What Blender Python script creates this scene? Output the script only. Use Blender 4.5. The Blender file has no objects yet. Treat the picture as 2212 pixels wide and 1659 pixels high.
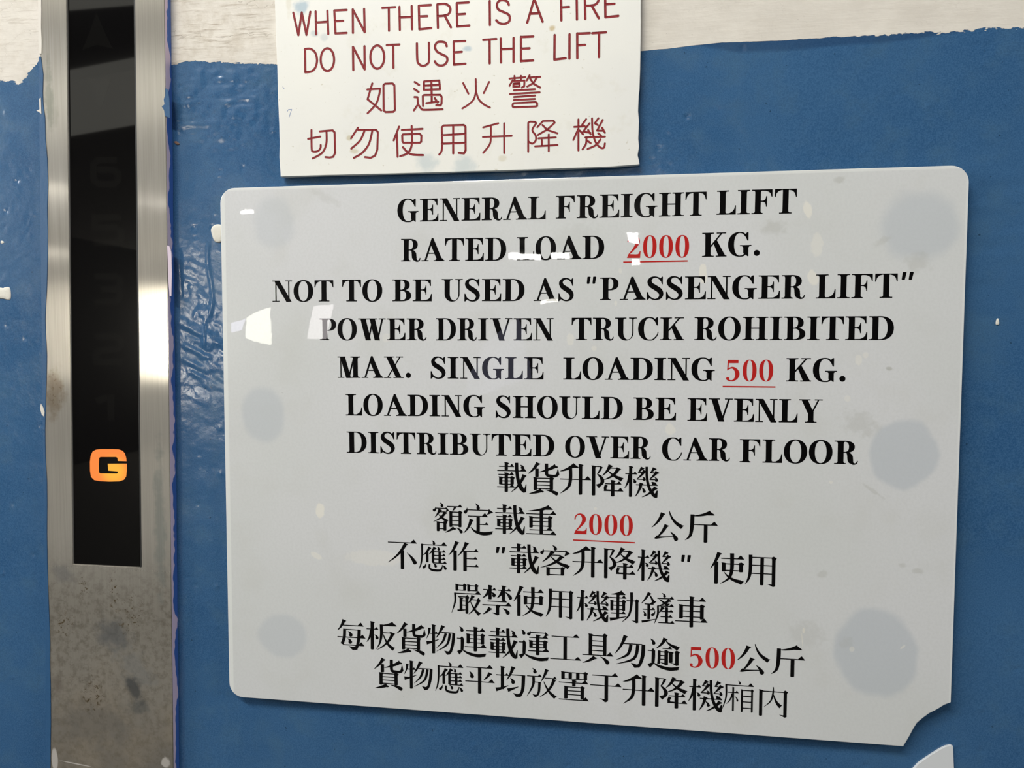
import bpy, bmesh, math, random
import numpy as np
from mathutils import Matrix, Vector

S = bpy.context.scene
COL = S.collection
ZC = 1.5                                   # height of the big sign's centre above the floor

# ------------------------------------------------------------------ camera
def rot(a, b, c):
    ca, sa, cb, sb, cc, sc = math.cos(a), math.sin(a), math.cos(b), math.sin(b), math.cos(c), math.sin(c)
    Rz = np.array([[ca, -sa, 0], [sa, ca, 0], [0, 0, 1]])
    Rx = np.array([[1, 0, 0], [0, cb, -sb], [0, sb, cb]])
    Ry = np.array([[cc, 0, sc], [0, 1, 0], [-sc, 0, cc]])
    return Rz @ Rx @ Ry
FPX = 1534.0
CAM = np.array([0.02414, -0.38686, 0.05847 + ZC])
RM = rot(0.1389, -0.05089, -0.00205)
cd = bpy.data.cameras.new('camera'); cam = bpy.data.objects.new('camera', cd); COL.objects.link(cam)
cd.sensor_width = 36.0; cd.lens = FPX / 2212 * 36; cd.clip_start = 0.01; cd.clip_end = 100
r, f, u = RM[:, 0], RM[:, 1], RM[:, 2]
cam.matrix_world = Matrix(((r[0], u[0], -f[0], CAM[0]), (r[1], u[1], -f[1], CAM[1]), (r[2], u[2], -f[2], CAM[2]), (0, 0, 0, 1)))
S.camera = cam

# ------------------------------------------------------------------ world, exposure, main lamp
w = bpy.data.worlds.new('world'); S.world = w; w.use_nodes = True
w.node_tree.nodes['Background'].inputs[0].default_value = (0.86, 0.93, 1.0, 1)
w.node_tree.nodes['Background'].inputs[1].default_value = 0.10
S.view_settings.view_transform = 'Standard'; S.view_settings.look = 'None'
S.view_settings.gamma = 1.0; S.view_settings.use_curve_mapping = False
S.view_settings.exposure = 0.0

def lamp(name, loc, target, size, size_y, power, col):
    l = bpy.data.lights.new(name, 'AREA'); l.shape = 'RECTANGLE'; l.size = size; l.size_y = size_y
    l.energy = power; l.color = col
    o = bpy.data.objects.new(name, l); COL.objects.link(o); o.location = loc
    d = Vector(target) - Vector(loc); o.rotation_euler = d.to_track_quat('-Z', 'Y').to_euler()
    return o
# ceiling luminaire over the lift entrance
lamp('lift_entrance_light', (-0.55, -1.0, 2.72), (-0.1, 0, 1.4), 1.1, 0.10, 28.5, (1.0, 0.97, 0.90))
# added unseen soft fill from the left, its mirror image kept out of frame
lamp('left_fill', (-3.2, -1.25, 2.5), (0.1, 0, 1.5), 1.2, 0.8, 46, (0.93, 0.97, 1.0))

lamp('right_fill', (2.9, -1.2, 2.3), (0, 0, 1.5), 1.0, 0.6, 30, (0.95, 0.97, 1.0))  # added unseen fill from the right, brightens the indicator's side face

# ------------------------------------------------------------------ helpers
WALLY = 0.0058                              # wall surface; the big sign's face is Y = 0
def at(px, py, Y=0.0):
    """point of the plane Y where the photograph (2212x1659) shows pixel px, py"""
    d = RM @ np.array([(px - 1106) / FPX, 1.0, (829.5 - py) / FPX])
    t = (Y - CAM[1]) / d[1]
    p = CAM + t * d
    return float(p[0]), float(p[2])

def tag(o, label=None, cat=None, group=None, kind=None):
    for k, v in (('label', label), ('category', cat), ('group', group), ('kind', kind)):
        if v: o[k] = v
    return o
def empty(name, loc=(0, 0, 0)):
    o = bpy.data.objects.new(name, None); COL.objects.link(o); o.location = loc; o.empty_display_size = 0.02
    return o
def link(name, me, m, parent=None):
    o = bpy.data.objects.new(name, me); COL.objects.link(o)
    if m is not None and not len(me.materials): me.materials.append(m)
    if parent is not None:
        o.parent = parent; o.matrix_parent_inverse = parent.matrix_world.inverted() if parent.type != 'EMPTY' else Matrix.Translation(-parent.location)
    return o
def finish(bm, name, smooth=False, tri=False, recalc=True):
    if tri: bmesh.ops.triangulate(bm, faces=bm.faces[:])
    if recalc: bmesh.ops.recalc_face_normals(bm, faces=bm.faces[:])
    me = bpy.data.meshes.new(name); bm.to_mesh(me); bm.free()
    if smooth: me.polygons.foreach_set('use_smooth', [True] * len(me.polygons))
    return me
def box_bm(bm, x0, x1, y0, y1, z0, z1):
    v = [bm.verts.new((x, y, z)) for x in (x0, x1) for y in (y0, y1) for z in (z0, z1)]
    for a in ((0, 1, 3, 2), (4, 6, 7, 5), (0, 4, 5, 1), (2, 3, 7, 6), (0, 2, 6, 4), (1, 5, 7, 3)):
        bm.faces.new([v[i] for i in a])
def slab(name, pts, yf, yb, m, parent=None, bev=0.0003, seg=2):
    """flat plate with outline pts (x,z), front face at yf, back at yb, softened front edge"""
    bm = bmesh.new()
    vf = [bm.verts.new((x, yf, z)) for x, z in pts]; vb = [bm.verts.new((x, yb, z)) for x, z in pts]
    ff = bm.faces.new(vf); bm.faces.new(vb[::-1])
    n = len(pts)
    for i in range(n):
        bm.faces.new((vf[i], vb[i], vb[(i + 1) % n], vf[(i + 1) % n]))
    bmesh.ops.recalc_face_normals(bm, faces=bm.faces[:])
    if bev: bmesh.ops.bevel(bm, geom=list(ff.edges), offset=bev, segments=seg, affect='EDGES', profile=0.5)
    me = finish(bm, name)
    return link(name, me, m, parent)
def catmull(P, n=6, closed=False):
    P = [tuple(p) for p in P]
    if len(P) < 3: return P
    out = []; N = len(P)
    rng = range(N) if closed else range(N - 1)
    for i in rng:
        p0 = P[(i - 1) % N] if (closed or i > 0) else P[0]
        p1 = P[i]; p2 = P[(i + 1) % N]
        p3 = P[(i + 2) % N] if (closed or i + 2 < N) else P[-1]
        for k in range(n):
            t = k / n
            out.append(tuple(0.5 * (2 * b + (c - a) * t + (2 * a - 5 * b + 4 * c - d) * t * t + (-a + 3 * b - 3 * c + d) * t ** 3)
                             for a, b, c, d in zip(p0, p1, p2, p3)))
    if not closed: out.append(P[-1])
    return out

# ------------------------------------------------------------------ node helpers
class NT:
    def __init__(s, name):
        s.m = bpy.data.materials.new(name); s.m.use_nodes = True
        s.t = s.m.node_tree; s.n = s.t.nodes; s.b = s.n['Principled BSDF']
    def new(s, typ, **kw):
        nd = s.n.new(typ)
        for k, v in kw.items(): setattr(nd, k, v)
        return nd
    def put(s, sock, v):
        if v is None: return
        if hasattr(v, 'is_linked') or isinstance(v, bpy.types.NodeSocket): s.t.links.new(v, sock)
        else:
            if sock.type == 'RGBA' and len(v) == 3: v = (*v, 1)
            sock.default_value = v
    def set(s, **kw):
        for k, v in kw.items(): s.put(s.b.inputs[k.replace('_', ' ')], v)
    def math(s, op, a, b=None, c=None, clamp=False):
        nd = s.new('ShaderNodeMath', operation=op, use_clamp=clamp)
        s.put(nd.inputs[0], a); s.put(nd.inputs[1], b); s.put(nd.inputs[2], c)
        return nd.outputs[0]
    def mix(s, fac, a, b):
        nd = s.new('ShaderNodeMix', data_type='RGBA')
        s.put(nd.inputs[0], fac); s.put(nd.inputs[6], a); s.put(nd.inputs[7], b)
        return nd.outputs[2]
    def mixf(s, fac, a, b):
        nd = s.new('ShaderNodeMix', data_type='FLOAT')
        s.put(nd.inputs[0], fac); s.put(nd.inputs[2], a); s.put(nd.inputs[3], b)
        return nd.outputs[0]
    def step(s, v, a, b, lo=0.0, hi=1.0):
        nd = s.new('ShaderNodeMapRange', interpolation_type='SMOOTHSTEP')
        s.put(nd.inputs[0], v); s.put(nd.inputs[1], a); s.put(nd.inputs[2], b); s.put(nd.inputs[3], lo); s.put(nd.inputs[4], hi)
        return nd.outputs[0]
    def vec(s, op, a, b=None):
        nd = s.new('ShaderNodeVectorMath', operation=op)
        s.put(nd.inputs[0], a); s.put(nd.inputs[1], b)
        return nd.outputs['Value'] if op in ('LENGTH', 'DISTANCE', 'DOT_PRODUCT') else nd.outputs[0]
    def pos(s):
        if not hasattr(s, '_p'): s._p = s.new('ShaderNodeNewGeometry').outputs['Position']
        return s._p
    def xz(s):
        if not hasattr(s, '_xz'):
            nd = s.new('ShaderNodeSeparateXYZ'); s.put(nd.inputs[0], s.pos()); s._xz = (nd.outputs[0], nd.outputs[2])
        return s._xz
    def noise(s, scale, detail=3, rough=0.5, sv=None, dist=0.0, off=(0, 0, 0)):
        mp = s.new('ShaderNodeMapping'); s.put(mp.inputs[0], s.pos()); mp.inputs['Location'].default_value = off
        if sv: mp.inputs['Scale'].default_value = sv
        nd = s.new('ShaderNodeTexNoise'); s.put(nd.inputs['Vector'], mp.outputs[0])
        nd.inputs['Scale'].default_value = scale; nd.inputs['Detail'].default_value = detail
        nd.inputs['Roughness'].default_value = rough; nd.inputs['Distortion'].default_value = dist
        return nd.outputs[0]
    def bump(s, h, dist=0.001, strength=1.0, normal=None):
        nd = s.new('ShaderNodeBump'); nd.inputs['Strength'].default_value = strength; nd.inputs['Distance'].default_value = dist
        s.put(nd.inputs['Height'], h); s.put(nd.inputs['Normal'], normal)
        return nd.outputs[0]
    def spot(s, px, py, rx, ry, ang=0.0, soft=0.25, wob=0.0, wnoise=None, Y=0.0):
        """1 inside an ellipse centred where the photo shows px,py (radii in mm)"""
        cx, cz = at(px, py, Y); x, z = s.xz()
        dx = s.math('SUBTRACT', x, cx); dz = s.math('SUBTRACT', z, cz)
        ca, sa = math.cos(ang), math.sin(ang)
        a = s.math('MULTIPLY_ADD', dx, ca * 1000 / rx, s.math('MULTIPLY', dz, sa * 1000 / rx))
        b = s.math('MULTIPLY_ADD', dx, -sa * 1000 / ry, s.math('MULTIPLY', dz, ca * 1000 / ry))
        d = s.math('SQRT', s.math('MULTIPLY_ADD', a, a, s.math('MULTIPLY', b, b)))
        if wob: d = s.math('MULTIPLY_ADD', s.math('SUBTRACT', wnoise, 0.5), wob, d)
        return s.step(d, 1 - soft, 1 + soft, 1.0, 0.0)
    def add(s, items):
        o = items[0]
        for i in items[1:]: o = s.math('MAXIMUM', o, i)
        return o

# ------------------------------------------------------------------ value noise for the wall relief
rng = np.random.default_rng(7)
def vnoise(X, Z, cell, seed, ax=1.0, ang=0.0):
    c, s_ = math.cos(ang), math.sin(ang)
    U = (X * c + Z * s_) / (cell * ax) + 1000; V = (-X * s_ + Z * c) / cell + 1000
    g = np.random.default_rng(seed).random((257, 257))
    iu = np.floor(U).astype(int); iv = np.floor(V).astype(int); fu = U - iu; fv = V - iv
    fu = fu * fu * (3 - 2 * fu); fv = fv * fv * (3 - 2 * fv)
    a = g[iu % 257, iv % 257]; b = g[(iu + 1) % 257, iv % 257]; c_ = g[iu % 257, (iv + 1) % 257]; d = g[(iu + 1) % 257, (iv + 1) % 257]
    return (a * (1 - fu) + b * fu) * (1 - fv) + (c_ * (1 - fu) + d * fu) * fv - 0.5
def blob(X, Z, px, py, rx, rz, ang=0):
    cx, cz = at(px, py, WALLY); c, s_ = math.cos(ang), math.sin(ang)
    a = ((X - cx) * c + (Z - cz) * s_) / rx; b = (-(X - cx) * s_ + (Z - cz) * c) / rz
    return np.exp(-(a * a + b * b))

# ------------------------------------------------------------------ materials
def mat_plain(name, col, rough=0.5, spec=0.5, coat=0, metal=0):
    t = NT(name); t.set(Base_Color=col, Roughness=rough, Metallic=metal); t.b.inputs['Specular IOR Level'].default_value = spec
    t.b.inputs['Coat Weight'].default_value = coat
    return t.m

def mat_wall():
    t = NT('painted_plaster')
    at1 = t.new('ShaderNodeAttribute', attribute_name='edge').outputs['Fac']
    amp = t.new('ShaderNodeAttribute', attribute_name='fuzz').outputs['Fac']
    n1 = t.noise(900, 3, 0.6, sv=(0.35, 1, 1)); n2 = t.noise(150, 3, 0.6)
    nn = t.math('ADD', t.math('MULTIPLY', t.math('SUBTRACT', n1, 0.5), 1.2), t.math('SUBTRACT', n2, 0.5))
    e = t.math('MULTIPLY_ADD', nn, amp, at1)
    white = t.step(e, -0.00008, 0.00008)
    # under-coat of darker blue showing in a strip below the crisp part of the border
    un = t.new('ShaderNodeAttribute', attribute_name='under').outputs['Fac']
    big = t.noise(9, 3, 0.5); mid = t.noise(60, 4, 0.6); fine = t.noise(1500, 2, 0.7)
    blue = t.mix(t.step(big, 0.3, 0.7), (0.025, 0.088, 0.205), (0.042, 0.118, 0.245))
    blue = t.mix(t.step(mid, 0.45, 0.75, 0, 0.5), blue, (0.060, 0.135, 0.215))
    blue = t.mix(t.step(fine, 0.34, 0.66, 0, 0.5), t.mix(0.22, blue, (0.008, 0.03, 0.09)), (0.058, 0.148, 0.285))
    blue = t.mix(un, blue, (0.016, 0.042, 0.105))
    pits = t.step(t.noise(420, 1, 0.5), 0.78, 0.82)
    blue = t.mix(t.math('MULTIPLY', pits, 0.7), blue, (0.012, 0.03, 0.06))
    wn = t.noise(55, 5, 0.65, sv=(0.5, 1, 1)); wstreak = t.noise(520, 4, 0.7, sv=(0.09, 1, 1))
    wc = t.mix(t.step(wn, 0.35, 0.7), (0.60, 0.565, 0.51), (0.67, 0.635, 0.575))
    dirt = t.new('ShaderNodeAttribute', attribute_name='dirt').outputs['Fac']
    wc = t.mix(t.math('MULTIPLY', dirt, t.step(t.noise(90, 5, 0.7, off=(1, 2, 3)), 0.42, 0.68, 0.12, 0.6)), wc, (0.40, 0.345, 0.27))
    wc = t.mix(t.math('MULTIPLY', t.step(wstreak, 0.50, 0.66), t.math('MULTIPLY', dirt, t.step(wn, 0.35, 0.65))), wc, (0.33, 0.28, 0.22))
    wc = t.mix(t.step(t.noise(700, 2, 0.5), 0.72, 0.78, 0, 0.6), wc, (0.30, 0.27, 0.24))
    crack = t.math('ABSOLUTE', t.math('SUBTRACT', t.noise(20, 5, 0.6, sv=(0.55, 1, 1.5), off=(3, 0, 1)), 0.5))
    ck = t.math('MULTIPLY', t.step(crack, 0.0005, 0.0035, 1, 0), t.math('MULTIPLY', dirt, 0.5))
    wc = t.mix(ck, wc, (0.22, 0.18, 0.14))
    t.set(Base_Color=t.mix(white, blue, wc), Roughness=t.mixf(white, t.step(mid, 0.3, 0.7, 0.15, 0.24), 0.55))
    h = t.math('ADD', t.math('MULTIPLY', t.noise(330, 3, 0.5), 0.35), t.math('MULTIPLY', t.noise(1300, 2, 0.6), 0.06))
    h = t.math('ADD', h, t.math('MULTIPLY', white, 0.25)); h = t.math('SUBTRACT', h, t.math('MULTIPLY', t.math('MULTIPLY', ck, white), 0.5))
    h = t.math('ADD', h, t.math('MULTIPLY', t.math('MULTIPLY', wstreak, white), 0.5))
    t.set(Normal=t.bump(h, 0.00035, 0.8))
    return t.m

def mat_sheet():
    t = NT('milky_acrylic')
    wn = t.noise(35, 3, 0.5); fn = t.noise(700, 2, 0.6); bn = t.noise(7, 2, 0.5)
    base = t.mix(t.step(bn, 0.35, 0.65), (0.575, 0.590, 0.585), (0.605, 0.612, 0.625))
    base = t.mix(t.step(wn, 0.5, 0.75, 0, 0.35), base, (0.52, 0.525, 0.50))
    base = t.mix(t.step(fn, 0.35, 0.7, 0, 0.25), base, (0.50, 0.51, 0.51))
    wob = t.noise(60, 2, 0.5)
    pads = t.add([t.math('MULTIPLY', t.spot(590, 483, 12.5, 14, 0, 0.25, 0.6, wob), .55), t.math('MULTIPLY', t.spot(568, 895, 13, 16, 0, 0.16, 0.35, wob), .8),
                  t.math('MULTIPLY', t.spot(610, 1373, 15, 12.5, 0, 0.14, 0.35, wob), .7), t.math('MULTIPLY', t.spot(1985, 490, 18.5, 17, 0, 0.22, 0.5, wob), .85),
                  t.spot(1952, 980, 16.5, 17.5, 0, 0.10, 0.35, wob), t.spot(1893, 1412, 20, 23.5, 0.2, 0.10, 0.35, wob)])
    base = t.mix(t.math('MULTIPLY', pads, 0.52), base, (0.40, 0.440, 0.485))
    # pale warm flecks of old paint under the film
    w2 = t.noise(260, 2, 0.5)
    fl = [(691, 1103, 2.6, 4.4, 0, .9), (683, 1200, 3.6, 1.7, -.5, .6), (1745, 452, 2.2, 4.2, .2, .8), (1519, 590, 1.9, 5.2, .1, .9), (1757, 600, 2.4, 4.4, .4, .8),
          (810, 1205, 17, 4.5, 0, .35), (1855, 778, 1.7, 2.6, 0, .5), (1870, 767, 1.5, 1.6, 0, .4), (1831, 861, 1.5, 1.5, 0, .4), (1448, 928, 2.6, 3.0, 0, .6),
          (1286, 1099, .9, .9, 0, .6), (1232, 733, 2.0, 3.2, 0, .5), (1283, 752, 1.4, 1.4, 0, .5), (1795, 1042, 1.0, .8, 0, .5), (1340, 585, .9, 1.6, 0, .4),
          (1330, 655, .8, 1.4, 0, .5), (835, 730, 2.5, 2.5, 0, .3), (588, 783, .1, .1, 0, 0), (1765, 530, 3, 5.5, 0, .45), (1736, 1362, .7, 1.5, 0, 1), (1733, 1384, .22, 4, .1, .9), (1840, 1402, 1.4, 1.4, 0, .5), (1950, 1398, 1.6, .5, .7, .6), (1282, 1410, 2.2, 2.4, 0, .5)]
    for px, py, rx, ry, an, st in fl:
        if st: base = t.mix(t.math('MULTIPLY', t.spot(px, py, rx, ry, an, 0.18, 0.9, w2), st * 0.8), base, (0.74, 0.715, 0.64))
    # grey smudges
    for px, py, rx, ry, an, st in [(1813, 388, 2, 1.6, 0, .5), (1672, 492, 6, 3, 0, .4), (1982, 568, 5, 4.5, 0, .35), (1908, 520, 4, 1.5, .5, .35), (1920, 796, 1.5, .9, 0, .8),
                                    (1860, 915, 8, 5, -.3, .35), (1775, 1241, 2.3, 1.8, 0, .4), (1950, 1222, 1.8, 1.2, 0, .4), (1983, 1234, 2.4, 1.2, 0, .45), (1885, 1060, 6, .8, -.6, .4),
                                    (1830, 1390, 3, 3, 0, .25), (1240, 520, 11, 8, .5, .18), (700, 425, 9, 2, -.5, .25), (1740, 1370, 8, 6, 0, .25)]:
        base = t.mix(t.math('MULTIPLY', t.spot(px, py, rx, ry, an, 0.5, 2.4, w2), st * .8), base, (0.36, 0.36, 0.33))
    specks = t.step(t.noise(480, 1, 0.5, off=(5, 2, 0)), 0.80, 0.84, 0, 0.55)
    base = t.mix(specks, base, (0.28, 0.28, 0.26))
    # light refracted in the clear edge, painted as a paler rim left, top, right
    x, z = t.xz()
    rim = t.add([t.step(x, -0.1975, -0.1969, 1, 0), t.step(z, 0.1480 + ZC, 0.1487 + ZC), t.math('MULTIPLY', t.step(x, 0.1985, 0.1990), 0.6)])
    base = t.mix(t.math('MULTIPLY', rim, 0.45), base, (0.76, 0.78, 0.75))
    t.set(Base_Color=base, Roughness=0.5); t.b.inputs['Specular IOR Level'].default_value = 0.2
    t.b.inputs['Coat Weight'].default_value = 1.0; t.b.inputs['Coat Roughness'].default_value = 0.012; t.b.inputs['Coat IOR'].default_value = 1.49
    glass = t.bump(t.math('ADD', t.noise(22, 1, 0.4), t.math('MULTIPLY', t.noise(160, 2, 0.4), 0.02)), 0.0012, 0.22)
    t.put(t.b.inputs['Coat Normal'], glass)
    return t.m

def mat_print(name, col):
    t = NT(name)
    fleck = t.step(t.noise(1400, 1, 0.5), 0.76, 0.80, 0, 0.35)
    t.set(Base_Color=t.mix(fleck, col, tuple(min(1, c * 2 + 0.03) for c in col)), Roughness=0.5)
    t.b.inputs['Specular IOR Level'].default_value = 0.03
    t.b.inputs['Coat Weight'].default_value = 1.0; t.b.inputs['Coat Roughness'].default_value = 0.012; t.b.inputs['Coat IOR'].default_value = 1.49
    glass = t.bump(t.math('ADD', t.noise(22, 1, 0.4), t.math('MULTIPLY', t.noise(160, 2, 0.4), 0.02)), 0.0012, 0.22)
    t.put(t.b.inputs['Coat Normal'], glass)
    return t.m

def mat_plate():
    t = NT('ivory_laminate')
    base = t.mix(t.step(t.noise(12, 3, 0.5), 0.35, 0.7), (0.75, 0.745, 0.70), (0.70, 0.70, 0.675))
    sp = t.step(t.noise(420, 2, 0.6), 0.70, 0.78, 0, 0.55)
    base = t.mix(sp, base, (0.42, 0.38, 0.28))
    base = t.mix(t.step(t.noise(55, 4, 0.65), 0.56, 0.72, 0, 0.22), base, (0.55, 0.52, 0.42))
    w2 = t.noise(180, 3, 0.6); YP = WALLY - 0.0042
    for px, py, rx, ry, st, c in [(649, 15, 4.5, 3.5, .7, (0.25, 0.38, 0.48)), (922, 352, 5.5, 4.5, .55, (0.42, 0.50, 0.53)), (1002, 358, 5.5, 5, .55, (0.42, 0.50, 0.53)),
                                   (1192, 61, 1.6, 1.4, .9, (0.50, 0.40, 0.22)), (1010, 105, 2.2, 1.4, .6, (0.25, 0.38, 0.48)), (1086, 342, 2.0, 1.4, .5, (0.55, 0.50, 0.36)),
                                   (755, 298, 1.4, 1.2, .6, (0.45, 0.38, 0.2)), (765, 326, 2.6, 1.2, .5, (0.45, 0.38, 0.2)), (624, 8, 1.5, 6, .3, (0.5, 0.45, 0.3)),
                                   (700, 80, 2, 2, .4, (0.35, 0.42, 0.45)), (680, 72, 2, 1.5, .5, (0.3, 0.38, 0.42))]:
        base = t.mix(t.math('MULTIPLY', t.spot(px, py, rx, ry, 0, 0.5, 1.8, w2, YP), st), base, c)
    t.set(Base_Color=base, Roughness=0.38, Normal=t.bump(t.noise(500, 3, 0.5), 0.0001, 0.3))
    return t.m

def mat_groove():
    t = NT('engraved_red')
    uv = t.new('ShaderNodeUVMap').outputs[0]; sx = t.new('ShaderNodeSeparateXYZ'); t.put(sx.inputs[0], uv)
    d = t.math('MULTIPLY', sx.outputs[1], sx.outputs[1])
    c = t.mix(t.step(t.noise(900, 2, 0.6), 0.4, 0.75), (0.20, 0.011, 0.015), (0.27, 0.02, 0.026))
    c = t.mix(t.step(d, 0.45, 0.95), c, (0.095, 0.009, 0.012))  # groove shade painted in: flat strokes darken towards both edges
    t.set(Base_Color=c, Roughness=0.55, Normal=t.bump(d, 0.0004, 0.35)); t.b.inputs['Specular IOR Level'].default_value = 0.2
    return t.m

def mat_steel():
    t = NT('brushed_steel')
    x, z = t.xz()
    streak = t.noise(1200, 3, 0.6, sv=(1, 1, 0.012)); n2 = t.noise(26, 4, 0.6); n3 = t.noise(75, 4, 0.65)
    col = t.mix(t.step(streak, 0.2, 0.8), (0.42, 0.395, 0.35), (0.50, 0.475, 0.425))
    low = t.step(z, at(0, 1330)[1], at(0, 1130)[1], 1, 0)
    vlow = t.step(t.math('MULTIPLY_ADD', t.math('SUBTRACT', n2, 0.5), 0.10, z), at(0, 1600)[1], at(0, 1330)[1], 1, 0)
    mott = t.noise(210, 4, 0.7)
    grime = t.mix(t.step(n2, 0.35, 0.65), (0.175, 0.15, 0.115), (0.105, 0.097, 0.085))
    col = t.mix(t.math('MULTIPLY', low, 0.6), col, (0.27, 0.245, 0.205))
    col = t.mix(t.math('MULTIPLY', vlow, 0.8), col, grime)
    col = t.mix(t.math('MULTIPLY', t.step(mott, 0.42, 0.68), t.math('MULTIPLY', low, 0.45)), col, (0.10, 0.085, 0.06))
    wob = t.noise(120, 3, 0.6); YS = -0.0002
    for px, py, rx, ry, an, st, c in [(245, 1370, 10, 8, -.5, .6, (0.17, 0.185, 0.20)), (290, 1440, 13, 8, -.7, .45, (0.26, 0.27, 0.27)), (290, 1490, 4, 8, .3, .8, (0.08, 0.085, 0.09)),
                                       (300, 1525, 5, 4, 0, .5, (0.10, 0.11, 0.11)), (245, 1310, 1.6, 11, .05, .0, (0.1, 0.09, 0.06)), (125, 1480, 3.5, 6, 0, .5, (0.15, 0.12, 0.10)),
                                       (205, 1560, 20, 12, 0, .45, (0.14, 0.135, 0.125)), (118, 850, 5.2, 13, 0, .55, (0.30, 0.21, 0.12)), (345, 1130, 3.0, 40, 0, .45, (0.24, 0.29, 0.28)),
                                       (140, 1240, 7, 5, 0, .4, (0.22, 0.23, 0.25)), (105, 205, 2.4, 17, 0, .5, (0.27, 0.29, 0.24)), (112, 235, 3.4, 9, 0, .3, (0.3, 0.3, 0.25))]:
        if st: col = t.mix(t.math('MULTIPLY', t.spot(px, py, rx, ry, an, 0.55, 2.6, wob, YS), st), col, tuple(q * .8 for q in c))
    rn = t.noise(330, 3, 0.7); zone = t.add([t.spot(140, 1350, 7, 9, 0, .5, .8, wob, YS), t.spot(245, 1285, 2.8, 13, 0, .4, .8, wob, YS), t.spot(283, 1330, 8, 12, -.4, .5, .8, wob, YS),
                                              t.spot(200, 1500, 7, 12, 0, .6, .8, wob, YS), t.spot(180, 1270, 3, 8, 0, .5, .8, wob, YS), t.math('MULTIPLY', t.spot(120, 840, 5, 14, 0, .4, .8, wob, YS), .6)])
    rust = t.math('MULTIPLY', t.step(rn, 0.55, 0.62), zone)
    col = t.mix(rust, col, (0.075, 0.055, 0.03))
    # ragged smear of whitish tape glue at the foot
    g = t.add([t.spot(118, 1640, 2.2, 7, 0, .15, .6, wob, YS), t.math('MULTIPLY', t.spot(358, 1648, 3.6, 3.0, 0, .2, 1.6, wob, YS), .9), t.spot(165, 1650, 10, .35, -.1, .3, .3, wob, YS)])
    col = t.mix(t.math('MULTIPLY', g, 0.8), col, (0.52, 0.49, 0.46))
    metal = t.math('SUBTRACT', 1.0, t.math('MULTIPLY', t.math('MAXIMUM', vlow, t.math('MAXIMUM', rust, g)), 0.75), clamp=True)
    metal = t.math('MULTIPLY', metal, 0.52)
    t.set(Base_Color=col, Metallic=metal, Roughness=t.mixf(t.math('MAXIMUM', low, vlow), t.step(streak, 0.2, 0.8, 0.11, 0.135), 0.5))
    t.b.inputs['Anisotropic'].default_value = 1.0; t.b.inputs['Anisotropic Rotation'].default_value = 0.0
    tg = t.new('ShaderNodeTangent', direction_type='UV_MAP', uv_map='UVMap'); t.put(t.b.inputs['Tangent'], tg.outputs[0])
    t.set(Normal=t.bump(streak, 0.00002, 0.12))
    return t.m

def mat_side():
    t = NT('painted_steel_edge')
    x, z = t.xz(); n = t.noise(30, 3, 0.6, sv=(0.0, 0.3, 1)); n2 = t.noise(160, 3, 0.6, sv=(1, 1, 0.3))
    f = t.math('MULTIPLY_ADD', t.math('SUBTRACT', n2, 0.5), 0.35, n)
    sp = t.new('ShaderNodeSeparateXYZ'); t.put(sp.inputs[0], t.pos())
    f = t.math('ADD', f, t.math('MULTIPLY', t.math('SUBTRACT', sp.outputs[1], 0.0024), 55.0))
    c = t.mix(t.step(f, 0.52, 0.55), (0.68, 0.54, 0.66), (0.05, 0.13, 0.42))
    t.set(Base_Color=c, Roughness=0.3)
    return t.m

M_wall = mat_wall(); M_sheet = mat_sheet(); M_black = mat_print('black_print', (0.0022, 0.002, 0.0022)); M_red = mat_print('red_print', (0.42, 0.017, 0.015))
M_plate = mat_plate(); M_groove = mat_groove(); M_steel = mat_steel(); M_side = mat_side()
M_edge = mat_plain('acrylic_edge', (0.62, 0.60, 0.54), 0.3)
M_gloss = mat_plain('smoked_acrylic', (0.003, 0.0028, 0.003), 0.025, 0.5)
M_ghost = mat_plain('dark_numeral', (0.0048, 0.0046, 0.0045), 0.03, 0.5)
M_white = mat_plain('cream_paint', (0.64, 0.605, 0.55), 0.55)
M_dab = NT('cream_paint_drop'); M_dab.set(Base_Color=(0.66, 0.64, 0.57), Roughness=0.5, Normal=M_dab.bump(M_dab.noise(600, 3, 0.6), 0.0003, 0.5)); M_dab = M_dab.m
def mat_blue():
    t = NT('blue_paint')
    t.set(Base_Color=t.mix(t.step(t.noise(1500, 2, 0.7), 0.3, 0.75, 0, 0.35), (0.026, 0.086, 0.195), (0.048, 0.128, 0.25)), Roughness=0.3, Normal=t.bump(t.noise(400, 3, 0.5), 0.0003, 0.5))
    return t.m
M_blue = mat_blue()
M_pad = mat_plain('foam_tape', (0.25, 0.28, 0.32), 0.7)
M_paint2 = mat_plain('ceiling_paint', (0.09, 0.09, 0.085), 0.8)
M_dark = mat_plain('hall_paint', (0.055, 0.057, 0.06), 0.8)
M_floor = mat_plain('concrete_floor', (0.09, 0.088, 0.082), 0.7)
def emit(name, col, st):
    t = NT(name); t.set(Base_Color=(0, 0, 0)); t.put(t.b.inputs['Emission Color'], col); t.b.inputs['Emission Strength'].default_value = st
    return t.m
M_tube = emit('lit_tube', (1.0, 0.98, 0.92), 90)
M_day = emit('daylight_pane', (1.0, 0.99, 0.84), 16)
M_day2 = emit('bluish_daylight_pane', (0.80, 0.78, 1.0), 7)

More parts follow.
